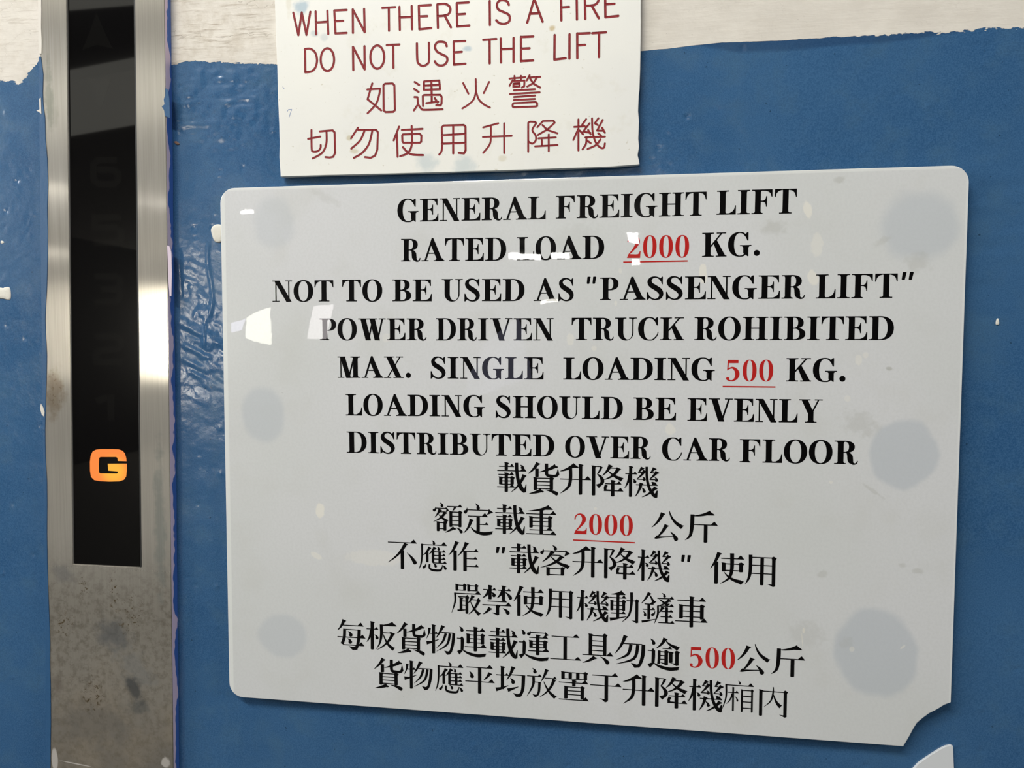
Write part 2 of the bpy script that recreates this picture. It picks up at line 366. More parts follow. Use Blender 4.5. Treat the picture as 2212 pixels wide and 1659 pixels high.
# ------------------------------------------------------------------ setting: the wall the signs hang on
def build_wall():
    fx = np.linspace(-0.385, 0.345, 731); fz = np.linspace(-0.255, 0.275, 531) + ZC
    xs = np.concatenate([[-3.2, -1.2, -0.6], fx, [0.6, 1.2, 2.8]]); zs = np.concatenate([[0.0, 0.6, 1.0], fz, [2.0, 2.5, 3.0]])
    X, Z = np.meshgrid(xs, zs, indexing='ij')
    bp = [(-400, 180), (0, 174), (25, 176), (40, 184), (62, 160), (80, 138), (92, 118), (250, 130), (372, 141), (400, 134), (430, 132), (500, 137), (590, 139), (900, 130), (1200, 118),
          (1385, 110), (1450, 104), (1500, 98), (1560, 92), (1640, 89.5), (1700, 87), (1800, 80), (1900, 76), (2000, 71), (2100, 66), (2212, 60), (2600, 50)]
    bx, bz = np.array([at(a, b, WALLY) for a, b in bp]).T
    E = Z - np.interp(X, bx, bz)
    fz_p = [(0, .0050), (60, .0060), (90, .0020), (380, .0022), (560, .0024), (600, .0020), (1380, .0002), (1700, .0004), (1760, .0012), (2050, .0035), (2212, .0045)]
    fzx = np.array([at(a, 100, WALLY)[0] for a, b in fz_p]); F = np.interp(X, fzx, [b for a, b in fz_p])
    x0, x1, x2, x3 = [at(a, 100, WALLY)[0] for a in (1500, 1600, 1900, 2100)]
    lim = np.interp(X, [x0, x1, x2, x3], [0.0, 0.0055, 0.004, 0.0]) * (1 + vnoise(X, Z, .006, 91, 4))
    U = np.clip((lim + E) / 0.0012, 0, 1) * (E < 0.002) * (lim > 0) * 0.55
    D = 0.15 + 0.85 * np.clip(np.exp(-((X - at(470, 60, WALLY)[0]) / 0.045) ** 2), 0, 1) + 0.35 * np.exp(-((X - at(40, 60, WALLY)[0]) / 0.04) ** 2)
    D = np.clip(D, 0, 1)
    # relief: general unevenness, blistered patch by the indicator, brush ridges beside the sign
    H = 0.00050 * vnoise(X, Z, .045, 1) + 0.00022 * vnoise(X, Z, .012, 2, 1.5) + 0.00009 * vnoise(X, Z, .0042, 3) + 0.00004 * vnoise(X, Z, .0022, 4)
    k1 = np.clip(blob(X, Z, 480, 225, .035, .022) * 1.4, 0, 1)
    H += k1 * (0.0007 * np.abs(vnoise(X, Z, .0042, 5, 1.6)) + 0.0005 * vnoise(X, Z, .0028, 6, 1.5))
    k2 = np.clip(blob(X, Z, 430, 720, .017, .034, 0.15) * 1.5, 0, 1)
    H += k2 * (0.00062 * vnoise(X, Z, .0026, 7, 3.6, -0.45) + 0.00024 * vnoise(X, Z, .0017, 8))
    k3 = np.clip(blob(X, Z, 2130, 470, .02, .04) * 1.2, 0, 1)
    H += k3 * 0.0004 * vnoise(X, Z, .005, 9, 3)
    k4 = blob(X, Z, 1500, 220, .05, .02); H += k4 * 0.00018 * vnoise(X, Z, .004, 10, 2)
    # upright ridges of thick paint left of the sign
    for px, y0, y1, a in ((452, 520, 690, .00035), (444, 690, 760, .0005), (520, 1560, 1640, .0002)):
        cx, za = at(px, y0, WALLY); _, zb = at(px, y1, WALLY)
        H += a * np.exp(-((X - cx - 0.0012 * np.sin((Z - za) * 150)) / 0.0007) ** 2) * np.clip((za - Z) / 0.004, 0, 1) * np.clip((Z - zb) / 0.004, 0, 1)
    # craters and pimples
    R = random.Random(4)
    for i in range(170):
        px, py = R.uniform(380, 2212), R.uniform(90, 400)
        if i > 90: px, py = R.choice([(R.uniform(0, 90), R.uniform(200, 1659)), (R.uniform(385, 480), R.uniform(200, 1659)), (R.uniform(2070, 2212), R.uniform(150, 1659)), (R.uniform(400, 1950), R.uniform(1600, 1659))])
        cx, cz = at(px, py, WALLY); rr = R.uniform(.0005, .0012)
        i0, i1 = np.searchsorted(xs, [cx - 4 * rr, cx + 4 * rr]); j0, j1 = np.searchsorted(zs, [cz - 4 * rr, cz + 4 * rr])
        sx = (slice(i0, i1), slice(j0, j1))
        H[sx] += R.choice([-1, -1, 1]) * R.uniform(.0002, .0005) * np.exp(-((X[sx] - cx) ** 2 + (Z[sx] - cz) ** 2) / rr ** 2)
    inner = (X > -0.5) & (X < 0.5) & (Z > 1.1) & (Z < 1.9)
    Y = WALLY - np.where(inner, np.clip(H, -0.0012, 0.0012), 0)
    nx, nz = X.shape
    co = np.stack([X, Y, Z], -1).reshape(-1, 3)
    idx = np.arange(nx * nz).reshape(nx, nz)
    fa = np.stack([idx[:-1, :-1], idx[1:, :-1], idx[1:, 1:], idx[:-1, 1:]], -1).reshape(-1, 4)
    me = bpy.data.meshes.new('wall_front')
    me.vertices.add(len(co)); me.vertices.foreach_set('co', co.ravel())
    me.loops.add(fa.size); me.loops.foreach_set('vertex_index', fa.ravel().astype(np.int32))
    me.polygons.add(len(fa)); me.polygons.foreach_set('loop_start', np.arange(0, fa.size, 4, dtype=np.int32))
    me.update(); me.validate()
    me.polygons.foreach_set('use_smooth', np.ones(len(fa), dtype=bool))
    for nm, A in (('edge', E), ('fuzz', F), ('under', U), ('dirt', D)):
        a = me.attributes.new(nm, 'FLOAT', 'POINT'); a.data.foreach_set('value', A.astype(np.float32).ravel())
    o = link('wall_front', me, M_wall); tag(o, kind='structure')
    return o
wall = build_wall()
def room_box(name, x0, x1, y0, y1, z0, z1, m):
    bm = bmesh.new(); box_bm(bm, x0, x1, y0, y1, z0, z1)
    return tag(link(name, finish(bm, name), m), kind='structure')
room_box('floor', -7, 5, -11.0, 0.0, -0.1, 0.0, M_floor)
room_box('ceiling', -7, 5, -11.0, 0.0, 3.0, 3.1, M_paint2)
room_box('wall_back', -7, 5, -11.1, -11.0, 0.0, 3.0, M_dark)
room_box('wall_left', -7.1, -7.0, -11.0, 0.0, 0.0, 3.0, M_dark)
room_box('wall_right', 5.0, 5.1, -11.0, 0.0, 0.0, 3.0, M_dark)

# ------------------------------------------------------------------ glyph geometry
class G:
    """collects flat pieces of one printed character; x right, y down, box 0..100"""
    def __init__(s, W=10): s.bm = bmesh.new(); s.k = 0; s.W = W; s.T = (0, 0, 1, 1)
    def tx(s, p):
        return (s.T[0] + p[0] * s.T[2], s.T[1] + p[1] * s.T[3])
    def v(s, p):
        return s.bm.verts.new((p[0] / 100, -s.k * 2.2e-6, -p[1] / 100))
    def poly(s, pts):
        try: f = s.bm.faces.new([s.v(p) for p in pts])
        except ValueError: return
        f.normal_update()
        if len(pts) > 4: bmesh.ops.triangulate(s.bm, faces=[f])
        s.k += 1
    def strip(s, L, R, closed=False):
        a = [s.v(p) for p in L]; b = [s.v(p) for p in R]; n = len(a)
        for i in range(n if closed else n - 1):
            j = (i + 1) % n
            try: s.bm.faces.new((a[i], a[j], b[j], b[i]))
            except ValueError: pass
        s.k += 1
    def stroke(s, pts, smooth=True, n=6):
        """pts (x, y, w): ribbon of varying width"""
        P = catmull(pts, n) if smooth and len(pts) > 2 else pts
        L, R = [], []
        for i, (x, y, w) in enumerate(P):
            a = P[max(0, i - 1)]; b = P[min(len(P) - 1, i + 1)]
            dx, dy = b[0] - a[0], b[1] - a[1]; l = math.hypot(dx, dy) or 1
            w = max(w, 0.3); L.append((x + dy / l * w / 2, y - dx / l * w / 2)); R.append((x - dy / l * w / 2, y + dx / l * w / 2))
        s.strip(L, R)
    def mesh(s, name):
        for f in s.bm.faces:
            f.normal_update()
            if f.normal.y > 0: f.normal_flip()
        me = bpy.data.meshes.new(name); s.bm.to_mesh(me); s.bm.free()
        return me
    def ring(s, cx, cy, rx, ry, ix, iy, a0=0, a1=360, n=40, p=2.15, icx=None):
        L, R = [], []; full = (a1 - a0) >= 360
        for i in range(n if full else n + 1):
            t = math.radians(a0 + (a1 - a0) * i / n); c, q = math.cos(t), math.sin(t)
            sp = lambda v: math.copysign(abs(v) ** (2 / p), v)
            L.append((cx + rx * sp(c), cy + ry * sp(q))); R.append(((icx if icx is not None else cx) + ix * sp(c), cy + iy * sp(q)))
        s.strip(L, R, full)

# --- bold modern roman capitals, cap height 0..100
WID = dict(A=102, B=84, C=88, D=95, E=84, F=84, G=97, H=103, I=50, K=102, L=77, M=113, N=92, O=91, P=78, R=90, S=72, T=86, U=93, V=102, W=128, X=96, Y=97)
WID.update({'2': 57, '0': 57, '5': 57, '.': 24})
HL = 4.5
def stem(g, x, w=23, y0=0, y1=100, l=13, r=13, top=True, bot=True):
    g.poly([(x, y0), (x + w, y0), (x + w, y1), (x, y1)])
    for on, y, d in ((top, y0, 1), (bot, y1, -1)):
        if not on: continue
        g.poly([(x - l, y), (x + w + r, y), (x + w + r, y + d * HL), (x - l, y + d * HL)])
        b = 6
        if l: g.poly([(x + .5, y + d * HL), (x - b, y + d * HL), (x - b * .35, y + d * (HL + 1.2)), (x, y + d * (HL + b)), (x + .5, y + d * (HL + b))])
        if r: g.poly([(x + w - .5, y + d * HL), (x + w + b, y + d * HL), (x + w + b * .35, y + d * (HL + 1.2)), (x + w, y + d * (HL + b)), (x + w - .5, y + d * (HL + b))])
def dia(g, x0, y0, x1, y1, w):
    g.poly([(x0 - w / 2, y0), (x0 + w / 2, y0), (x1 + w / 2, y1), (x1 - w / 2, y1)])
def serif(g, xc, y, w, d):
    g.poly([(xc - w / 2, y), (xc + w / 2, y), (xc + w / 2, y + d * HL), (xc - w / 2, y + d * HL)])
def arm(g, x0, x1, y, d, h=30):
    """top (d=1) or bottom (d=-1) arm of E F L with a tapering terminal"""
    P = [(x0, y), (x1, y), (x1 + .5, y + d * h), (x1 - 3.2, y + d * h), (x1 - 6.5, y + d * h * .6), (x1 - 14, y + d * h * .33), (x1 - 26, y + d * (HL + 1)), (x0, y + d * HL)]
    g.poly(P)
def latin(ch):
    g = G()
    if ch in 'EF':
        stem(g, 13, 23, r=8 if ch == 'F' else 0, bot=True); arm(g, 30, 81 if ch == 'F' else 80, 0, 1)
        if ch == 'E': arm(g, 30, 84, 100, -1, 34)
        g.poly([(34, 45.5), (46, 45.5), (53, 41), (56, 33), (57, 27), (60.5, 27), (60.5, 71), (57, 71), (56, 64), (53, 55), (46, 50.5), (34, 50)])
    elif ch == 'L': stem(g, 13, 23); arm(g, 30, 77, 100, -1, 38)
    elif ch == 'I': stem(g, 13.5, 23)
    elif ch == 'H': stem(g, 13, 23, r=12); stem(g, 67, 23, l=12); g.poly([(34, 46), (70, 46), (70, 51), (34, 51)])
    elif ch == 'T':
        stem(g, 31.5, 23, top=False)
        g.poly([(0, 0), (86, 0), (86.5, 33), (83, 33), (79, 18), (71, 8.5), (58, 4.5), (28, 4.5), (15, 8.5), (7, 18), (3, 33), (-.5, 33)])
    elif ch == 'D':
        stem(g, 13, 23, r=0); g.ring(43, 50, 52, 50, 28, 45.5, -90, 90, 26, 2.25); g.poly([(30, 0), (43, 0), (43, HL), (30, HL)]); g.poly([(30, 100), (43, 100), (43, 100 - HL), (30, 100 - HL)])
    elif ch in 'BPR':
        stem(g, 13, 23, r=0 if ch == 'B' else 9)
        h = {'B': 25.5, 'P': 28.5, 'R': 26}[ch]; rx = {'B': 37, 'P': 38, 'R': 38}[ch]
        g.ring(40, h, rx, h, rx - 22, h - HL, -90, 90, 20, 2.3)
        g.poly([(30, 0), (40, 0), (40, HL), (30, HL)]); g.poly([(30, 2 * h), (40, 2 * h), (40, 2 * h - HL), (30, 2 * h - HL)])
        if ch == 'B':
            c = 73.5; hh = 26.5
            g.ring(41, c, 43, hh, 20, hh - HL, -90, 90, 20, 2.3)
            g.poly([(30, c - hh), (41, c - hh), (41, c - hh + HL), (30, c - hh + HL)]); g.poly([(30, 100), (41, 100), (41, 100 - HL), (30, 100 - HL)])
        if ch == 'R':
            g.stroke([(44, 50, 5), (52, 53, 11), (60, 66, 21), (62, 82, 20), (70, 96, 11), (80, 98.5, 6), (87, 93, 4.5), (89, 85, 3.5)])
            g.poly([(50.5, 66), (70, 62), (73, 84), (66, 98), (57, 95), (51, 84)])
    elif ch == 'O': g.ring(45.5, 50, 45.5, 52, 22.5, 47.3, n=48)
    elif ch in 'CG':
        g.ring(47, 50, 47, 52, 23, 47.3, 78, 282, 34, icx=48)
        g.stroke([(53, .4, HL), (62, 3.5, 6.5), (71, 11, 8), (77, 20, 7), (81, 34, 3.5)])
        g.poly([(73, 5), (80, -1), (84.5, -1), (84.5, 35), (80.5, 35), (76, 22)])
        if ch == 'C': g.stroke([(52, 100, HL), (63, 97.5, 5.5), (74, 88, 5.5), (82, 77, 4.6), (86, 64, 3.8)])
        else:
            g.poly([(63, 57), (84.5, 57), (84.5, 101), (81, 101), (75, 95), (63, 88)]); g.poly([(49, 53.5), (97, 53.5), (97, 58), (49, 58)])
            g.stroke([(52, 100, HL), (62, 98, 6), (72, 90, 9)])
            g.poly([(57, 58), (63.2, 58), (63.2, 64)]); g.poly([(84.3, 58), (90, 58), (84.3, 64)])
    elif ch == 'S':
        g.stroke([(60, 18, 6), (52, 7, 7), (37, .8, 6), (21, 5, 11), (12.5, 19, 17), (19, 35, 21), (36, 47, 22.5), (53, 60, 22), (60.5, 76, 18), (54, 92, 12), (38, 99, 6), (22, 95, 7), (10, 84, 5)], n=7)
        g.poly([(54, 10), (63, -1), (66.5, -1), (66.5, 33), (63, 33), (60, 24)]); g.poly([(11, 79), (5.5, 66), (1.5, 66), (1.5, 101), (5, 101), (15, 91)])
    elif ch == 'U':
        stem(g, 13, 23, 0, 68, bot=False); stem(g, 74, 5.5, 0, 68, l=14, r=14, bot=False)
        L_, R_ = [], []
        for i in range(25):
            t = math.radians(180 - i * 7.5); L_.append((46.3 + 33.3 * math.cos(t), 67 + 35 * math.sin(t))); R_.append((55 + 19 * math.cos(t), 67 + 29.8 * math.sin(t)))
        g.strip(L_, R_)
    elif ch == 'N':
        dia(g, 20.5, 0, 77, 101, 25); g.poly([(9, 0), (35, 0), (70, 66), (70, 100), (64, 100)]) if False else None
        g.poly([(13.5, 4), (19.2, 4), (19.2, 97), (13.5, 97)]); serif(g, 16, 100, 33, -1); g.poly([(0, 0), (32, 0), (32, HL), (0, HL)])
        g.poly([(73.5, 2), (79.5, 2), (79.5, 101), (73.5, 101)]); serif(g, 76, 0, 32, 1)
    elif ch == 'M':
        g.poly([(13.8, 4), (19.5, 4), (19.5, 97), (13.8, 97)]); serif(g, 16.5, 100, 33, -1); g.poly([(0, 0), (40, 0), (40, HL), (0, HL)])
        dia(g, 25, 0, 54, 101, 24); dia(g, 83, 0, 55, 101, 8); stem(g, 77, 23); g.poly([(80, 0), (100, 0), (100, 6), (79, 6)])
    elif ch == 'A':
        g.poly([(46, -2), (55, -2), (21.5, 98), (12.5, 98)]); g.poly([(46, -2), (54, -2), (97, 98), (72, 98), (38.6, 20)])
        g.poly([(28, 62.5), (62, 62.5), (64, 67.5), (27, 67.5)]); serif(g, 15.5, 100, 33, -1); serif(g, 80.5, 100, 50, -1)
        g.poly([(62, 96), (70, 88), (74, 96)]); g.poly([(94, 86), (103, 96), (90, 96)])
    elif ch == 'V':
        dia(g, 24, 2, 55, 101, 26); dia(g, 87, 2, 56, 101, 8); serif(g, 24, 0, 49, 1); serif(g, 86, 0, 34, 1); g.poly([(45, 101), (62, 101), (58, 85), (48, 85)])
    elif ch == 'W':
        dia(g, 23, 2, 47, 101, 25); dia(g, 69, 2, 48, 101, 7.5); dia(g, 66, 2, 89, 101, 25); dia(g, 113, 2, 90, 101, 8)
        serif(g, 23, 0, 46, 1); serif(g, 68, 0, 40, 1); serif(g, 112, 0, 32, 1)
    elif ch == 'X':
        dia(g, 25, 2, 72, 98, 27); dia(g, 79, 2, 18, 98, 6.5); serif(g, 25, 0, 48, 1); serif(g, 77, 0, 34, 1); serif(g, 18, 100, 36, -1); serif(g, 71, 100, 50, -1)
    elif ch == 'Y':
        dia(g, 22, 2, 48, 58, 26); dia(g, 80, 2, 54, 56, 7); stem(g, 37, 23, 50, 100, top=False); serif(g, 23, 0, 47, 1); serif(g, 80, 0, 33, 1)
    elif ch == 'K':
        stem(g, 13, 23); dia(g, 82, 2, 34, 60, 8); g.poly([(47, 44), (60, 28.5), (98, 98), (69, 98)]); serif(g, 80, 0, 40, 1); serif(g, 80, 100, 45, -1)
    elif ch == '0': g.ring(28.5, 50, 28.5, 51, 11.5, 48, n=40, p=2.25)
    elif ch == '2':
        g.stroke([(4, 29, 6), (7, 15, 5), (15, 5, 6), (28, 2, 7.5), (40, 11, 15), (45, 27, 17.5), (39, 45, 14), (25, 65, 8), (12, 80, 5.5), (5, 90, 4)])
        g.poly([(0, 100), (3, 92), (12, 83), (38, 84), (47, 83), (51, 78), (54, 70), (57.5, 70), (56, 100)])
    elif ch == '5':
        g.poly([(7, 0), (50, 0), (50, 15.5), (9, 15.5)]); g.poly([(6, 0), (11, 0), (9, 42), (5, 50), (3.5, 50)])
        g.stroke([(5, 47, 3.5), (14, 40, 6), (27, 37, 9), (40, 48, 15), (46, 66, 18.5), (41, 85, 14), (28, 97, 7), (14, 97, 6), (5, 90, 9), (4, 86, 7)])
        g.ring(6.5, 87, 6.5, 7, .1, .1, n=16)
    elif ch == '.': g.ring(12, 87.5, 12.3, 12.8, .1, .1, n=24, p=2)
    elif ch == '"': g.stroke([(12, 0, 22), (7, 100, 15)]); g.stroke([(82, 0, 22), (77, 100, 15)])
    return g

# --- Ming-style characters described stroke by stroke in a 100 box
CJK = {
 '車': 'v 50 0 100; h 6 14 94; v 18 27 73; k 82 27 73; b 18 31 82; b 18 48 82; b 18 66 82; h 0 81 100',
 '載': 'v 31 0 26; h 6 14 58; h 0 28 100; h 4 41 58; v 31 34 99; v 12 48 74; k 51 48 74; b 12 51 51; b 12 62 51; b 12 73 51; h 0 82 60; S 66 1 10 67 30 10 72 60 11 82 84 13 94 97 8; L 78 84 92 88 98 70 100 72 99 97 93 99; d 78 8 90 20; p 92 40 80 75 48 98',
 '貨': 'p 32 0 20 22 0 36; u 29 18 46; S 60 2 10 60 25 10 62 38 9 72 41 8.5 88 41 8 97 36 8; L 90 40 96 19 98 19 102 36 97 42; p 90 8 66 24 34 30; v 24 46 87; k 76 46 86; b 24 49 76; b 24 60 76; b 24 71 76; b 24 82 76; p 44 87 25 96 3 99; N 57 86 98 98',
 '升': 'F 48 2 20 22 0 24; S 34 13 10 34 50 10 27 76 8 2 97 1; h 0 50 100; v 66 0 100',
 '降': 'v 5 3 99; b 5 6 26; S 30 6 8 24 20 6 17 30 3; S 17 30 3 29 41 9 33 55 11 22 70 5; L 12 64 24 60 30 66 22 75; p 58 0 50 22 32 35; b 54 10 82; p 84 9 72 38 36 48; n 50 18 70 38 100 44; h 42 60 94; v 66 48 100; S 46 64 9 42 74 8 44 82 8; b 40 80 60; h 38 82 100',
 '機': 'v 18 0 100; h 2 25 38; p 16 28 12 55 0 72; d 24 42 34 54; S 66 1 8.5 67 35 9 74 68 10 88 92 12 98 98 7; L 84 90 92 86 97 76 100 78 99 99 94 100; p 53 3 48 14 40 20; b 40 20 52; p 60 13 52 30 36 42; b 38 42 54; d 54 34 61 46; p 89 4 84 14 77 20; b 77 20 88; p 97 16 88 30 74 42; b 76 42 92; d 90 34 98 48; h 34 60 100; d 80 50 90 58; p 50 54 46 80 32 98; d 50 68 62 84; p 93 66 80 88 52 99',
 '額': 'd 24 0 34 14; d 10 14 3 30; b 10 19 48; L 42 16 48 16 55 26 44 32 46 22; p 24 22 20 36 6 50; b 22 31 44; p 42 30 34 52 2 64; n 20 40 34 54 54 60; v 18 63 96; k 41 63 94; b 18 67 41; b 18 87 41; h 48 12 100; F2 76 13 72 20 66 28; v 61 27 80; k 92 27 80; b 61 30 92; b 61 44 92; b 61 58 92; b 61 73 92; p 72 82 62 90 42 99; N 80 82 100 98',
 '定': 'd 40 0 52 20; d 12 15 4 34; b 10 22 84; L 84 17 100 28 78 37 84 24; h 14 42 82; u 49 43 92; h 52 68 84; p 26 52 20 80 0 98; S 24 78 2 40 92 7 68 98 10 96 94 9; L 90 90 100 89 92 100 86 101',
 '重': 'F 76 0 50 14 6 16; v 50 8 96; h 0 26 100; v 16 34 74; k 78 34 72; b 16 39 78; b 16 52 78; b 16 67 78; h 11 81 88; h 0 95 100',
 '公': 'p 34 8 24 38 0 56; n 54 0 62 35 100 50; p 46 46 34 74 14 90; S 13 86 14 18 88 8 40 86 4 70 84 3; D 58 68 80 96',
 '斤': 'F 78 0 55 13 20 14; S 22 9 11 21 45 11 16 78 8 0 94 1; h 24 42 100; u 63 43 100',
 '不': 'h 0 8 100; p 62 10 42 52 0 78; u 50 34 100; D 66 42 97 80',
 '應': 'd 46 0 56 13; h 12 15 98; S 12 12 8 12 50 7 8 80 5 0 98 1; p 38 22 30 42 15 50; u 30 34 73; p 56 22 48 36 36 46; u 50 30 74; h 50 37 94; u 73 34 74; d 64 20 72 32; h 50 49 94; h 50 61 94; h 50 74 98; d 26 76 16 94; S 38 78 7 38 92 8 50 98 9 74 98 8 80 90 5 83 82 2; d 50 76 62 88; d 80 80 96 94',
 '作': 'p 28 0 18 32 0 48; u 22 30 100; p 60 2 52 30 30 50; h 46 32 100; u 55 32 100; h 56 57 96; h 56 83 100',
 '客': 'd 40 0 54 15; d 10 12 3 30; b 8 19 86; L 84 14 100 26 80 35 84 22; p 40 20 30 40 6 56; b 36 32 66; p 72 34 54 62 0 74; n 34 36 56 60 100 68; v 26 72 100; k 74 72 98; b 26 76 74; b 26 96 74',
 '使': 'p 26 0 16 32 0 52; u 18 28 100; h 32 18 100; S 64 1 11 64 50 10 56 80 7 30 99 1; v 40 31 60; k 91 31 60; b 40 35 91; b 40 56 91; n 42 62 58 86 100 92',
 '用': 'S 16 1 11 16 45 10 12 74 8 0 96 1; b 14 9 88; q 90 7 100; u 53 8 97; b 14 34 88; b 14 60 88',
 '嚴': 'v 18 0 23; k 44 0 22; b 18 4 44; b 18 20 44; v 58 0 23; k 84 0 22; b 58 4 84; b 58 20 84; h 10 31 100; S 12 29 8 12 60 7 0 98 1; h 22 42 60; v 32 44 90; k 52 42 98; b 32 56 52; b 32 70 52; S 20 88 6 40 86 4 56 84 2; p 72 36 66 52 56 62; h 64 50 98; p 92 50 82 82 58 99; n 64 56 76 84 100 96',
 '禁': 'v 26 0 48; h 2 16 48; p 22 18 16 36 0 44; D 30 24 44 38; v 72 0 48; h 54 16 98; p 70 18 62 34 50 42; N 76 20 100 44; h 18 54 84; h 0 67 100; q 52 67 100; p 26 76 18 90 2 99; D 70 76 92 94',
 '動': 'F 42 0 28 8 4 9; v 28 6 88; h 0 20 56; v 8 28 62; k 47 28 62; b 8 32 47; b 8 45 47; b 8 58 47; h 4 71 54; S 2 92 12 24 88 7 56 81 2; b 56 28 88; q 90 24 100; S 72 0 10 72 40 9 64 76 6 42 99 1',
 '鏟': 'p 24 0 14 22 0 36; n 24 6 34 22 46 30; h 10 37 38; h 4 54 42; u 23 38 86; d 6 60 14 76; d 42 58 32 74; S 2 94 9 22 90 5 44 84 2; d 62 0 72 13; h 48 17 98; p 84 20 74 32 54 40; n 54 20 68 30 86 36; h 48 41 98; S 50 42 7 50 68 6 40 98 1; p 64 44 60 56 54 62; h 60 58 96; u 76 44 94; h 58 75 94; h 52 94 100',
 '每': 'p 24 0 16 24 0 36; h 18 18 94; S 26 30 10 24 60 10 16 82 10; b 24 32 78; S 78 30 11 76 60 11 70 88 9 62 98 8; L 70 84 72 98 54 101 40 88 56 90; h 0 58 100; h 20 84 96; D 38 38 52 54; D 36 62 50 78',
 '板': 'v 20 0 100; h 0 27 42; p 18 30 14 58 0 74; d 28 46 40 62; F 94 3 76 12 48 12; S 52 9 10 52 45 9 46 76 6 32 99 1; b 56 38 86; L 80 32 98 44 86 48; p 92 36 82 74 36 100; n 58 42 70 80 100 92',
 '物': 'S 10 12 10 8 30 6 0 50 1; h 6 31 40; v 24 0 100; S 0 64 13 20 60 6 42 50 2; p 56 2 46 28 32 46; b 50 26 94; S 93 26 10 90 60 10 83 88 9 76 98 7; L 84 84 80 100 70 102 60 88 74 90; S 66 28 9 56 56 7 34 80 1; S 80 28 9 70 66 7 34 92 1',
 '連': 'd 8 1 20 18; h 30 14 96; v 62 0 84; v 38 24 58; k 86 24 58; b 38 28 86; b 38 41 86; b 38 54 86; h 26 69 100; h 0 42 24; S 18 41 10 18 60 10 17 80 9; L 0 86 14 80 22 80 8 98; S 20 82 3 40 92 8 70 98 10 96 94 9; L 90 90 100 89 92 101 86 101',
 '運': 'd 8 0 20 16; d 38 3 30 18; b 34 8 90; L 86 3 98 14 80 24 86 12; h 34 25 96; v 62 14 84; v 40 34 60; k 86 34 60; b 40 37 86; b 40 47 86; b 40 58 86; h 30 70 100; h 0 42 24; S 18 41 10 18 60 10 17 80 9; L 0 86 14 80 22 80 8 98; S 20 82 3 40 92 8 70 98 10 96 94 9; L 90 90 100 89 92 101 86 101',
 '工': 'h 4 10 94; u 48 10 94; h 0 94 100',
 '具': 'v 26 0 70; k 72 0 70; b 26 6 72; b 26 23 72; b 26 39 72; b 26 55 72; h 0 70 100; p 40 76 26 90 0 97; D 58 74 86 96',
 '勿': 'p 34 0 22 38 0 60; b 28 26 88; S 92 26 11 90 60 11 82 88 9 74 98 8; L 84 84 80 100 64 102 52 86 72 91; S 52 28 10 42 60 8 4 80 1; S 74 28 10 62 72 8 4 93 1',
 '逾': 'd 8 4 22 22; p 54 0 46 22 26 34; n 56 8 70 24 100 30; h 46 33 76; S 36 40 8 36 66 8 34 84 7; q 58 40 86; b 36 44 58; b 36 56 58; b 36 68 58; v 72 42 78; q 91 40 86; h 0 42 24; S 18 41 10 18 60 10 17 80 9; L 0 86 14 80 22 80 8 98; S 20 82 3 40 92 8 70 98 10 96 94 9; L 90 90 100 89 92 101 86 101',
 '平': 'h 4 8 94; D 14 22 26 46; p 84 24 76 40 62 52; u 49 8 100; h 0 58 100',
 '均': 'v 22 0 78; h 0 30 44; S 0 80 12 20 74 7 42 64 2; p 58 0 50 28 36 46; b 52 27 90; S 93 26 11 91 70 10 84 92 8 78 98 7; L 86 84 80 100 68 101 58 88 74 91; D 48 38 62 56; S 40 80 11 56 74 7 76 66 2',
 '放': 'D 18 0 30 17; h 0 28 50; S 22 30 9 20 60 8 0 99 1; b 22 48 38; S 42 47 9 40 80 8 34 94 7; L 42 82 34 98 26 100 18 90 32 92; p 66 2 58 28 46 46; h 60 32 100; p 90 34 82 74 42 99; n 56 44 70 80 100 94',
 '置': 'v 14 0 27; k 88 0 27; b 14 3 88; u 38 3 24; u 63 3 24; b 14 25 88; h 0 38 98; v 50 28 50; v 24 50 94; k 78 50 94; b 24 53 78; b 24 66 78; b 24 79 78; h 0 97 100',
 '于': 'h 6 7 90; h 0 42 100; u 52 8 96; L 47 90 58 90 56 98 48 101 38 92 28 88',
 '廂': 'd 50 0 57 11; h 12 15 98; S 13 12 6 13 55 5 0 98 1; u 35 20 98; h 18 38 52; p 33 42 28 64 14 76; d 40 50 50 66; v 62 26 99; k 93 26 99; b 62 29 93; b 62 48 93; b 62 66 93; b 62 86 93',
 '內': 'v 8 11 100; b 8 16 90; q 92 12 100; S 50 0 3 50 20 6 42 48 5 20 68 1; n 50 22 60 54 82 62',
}
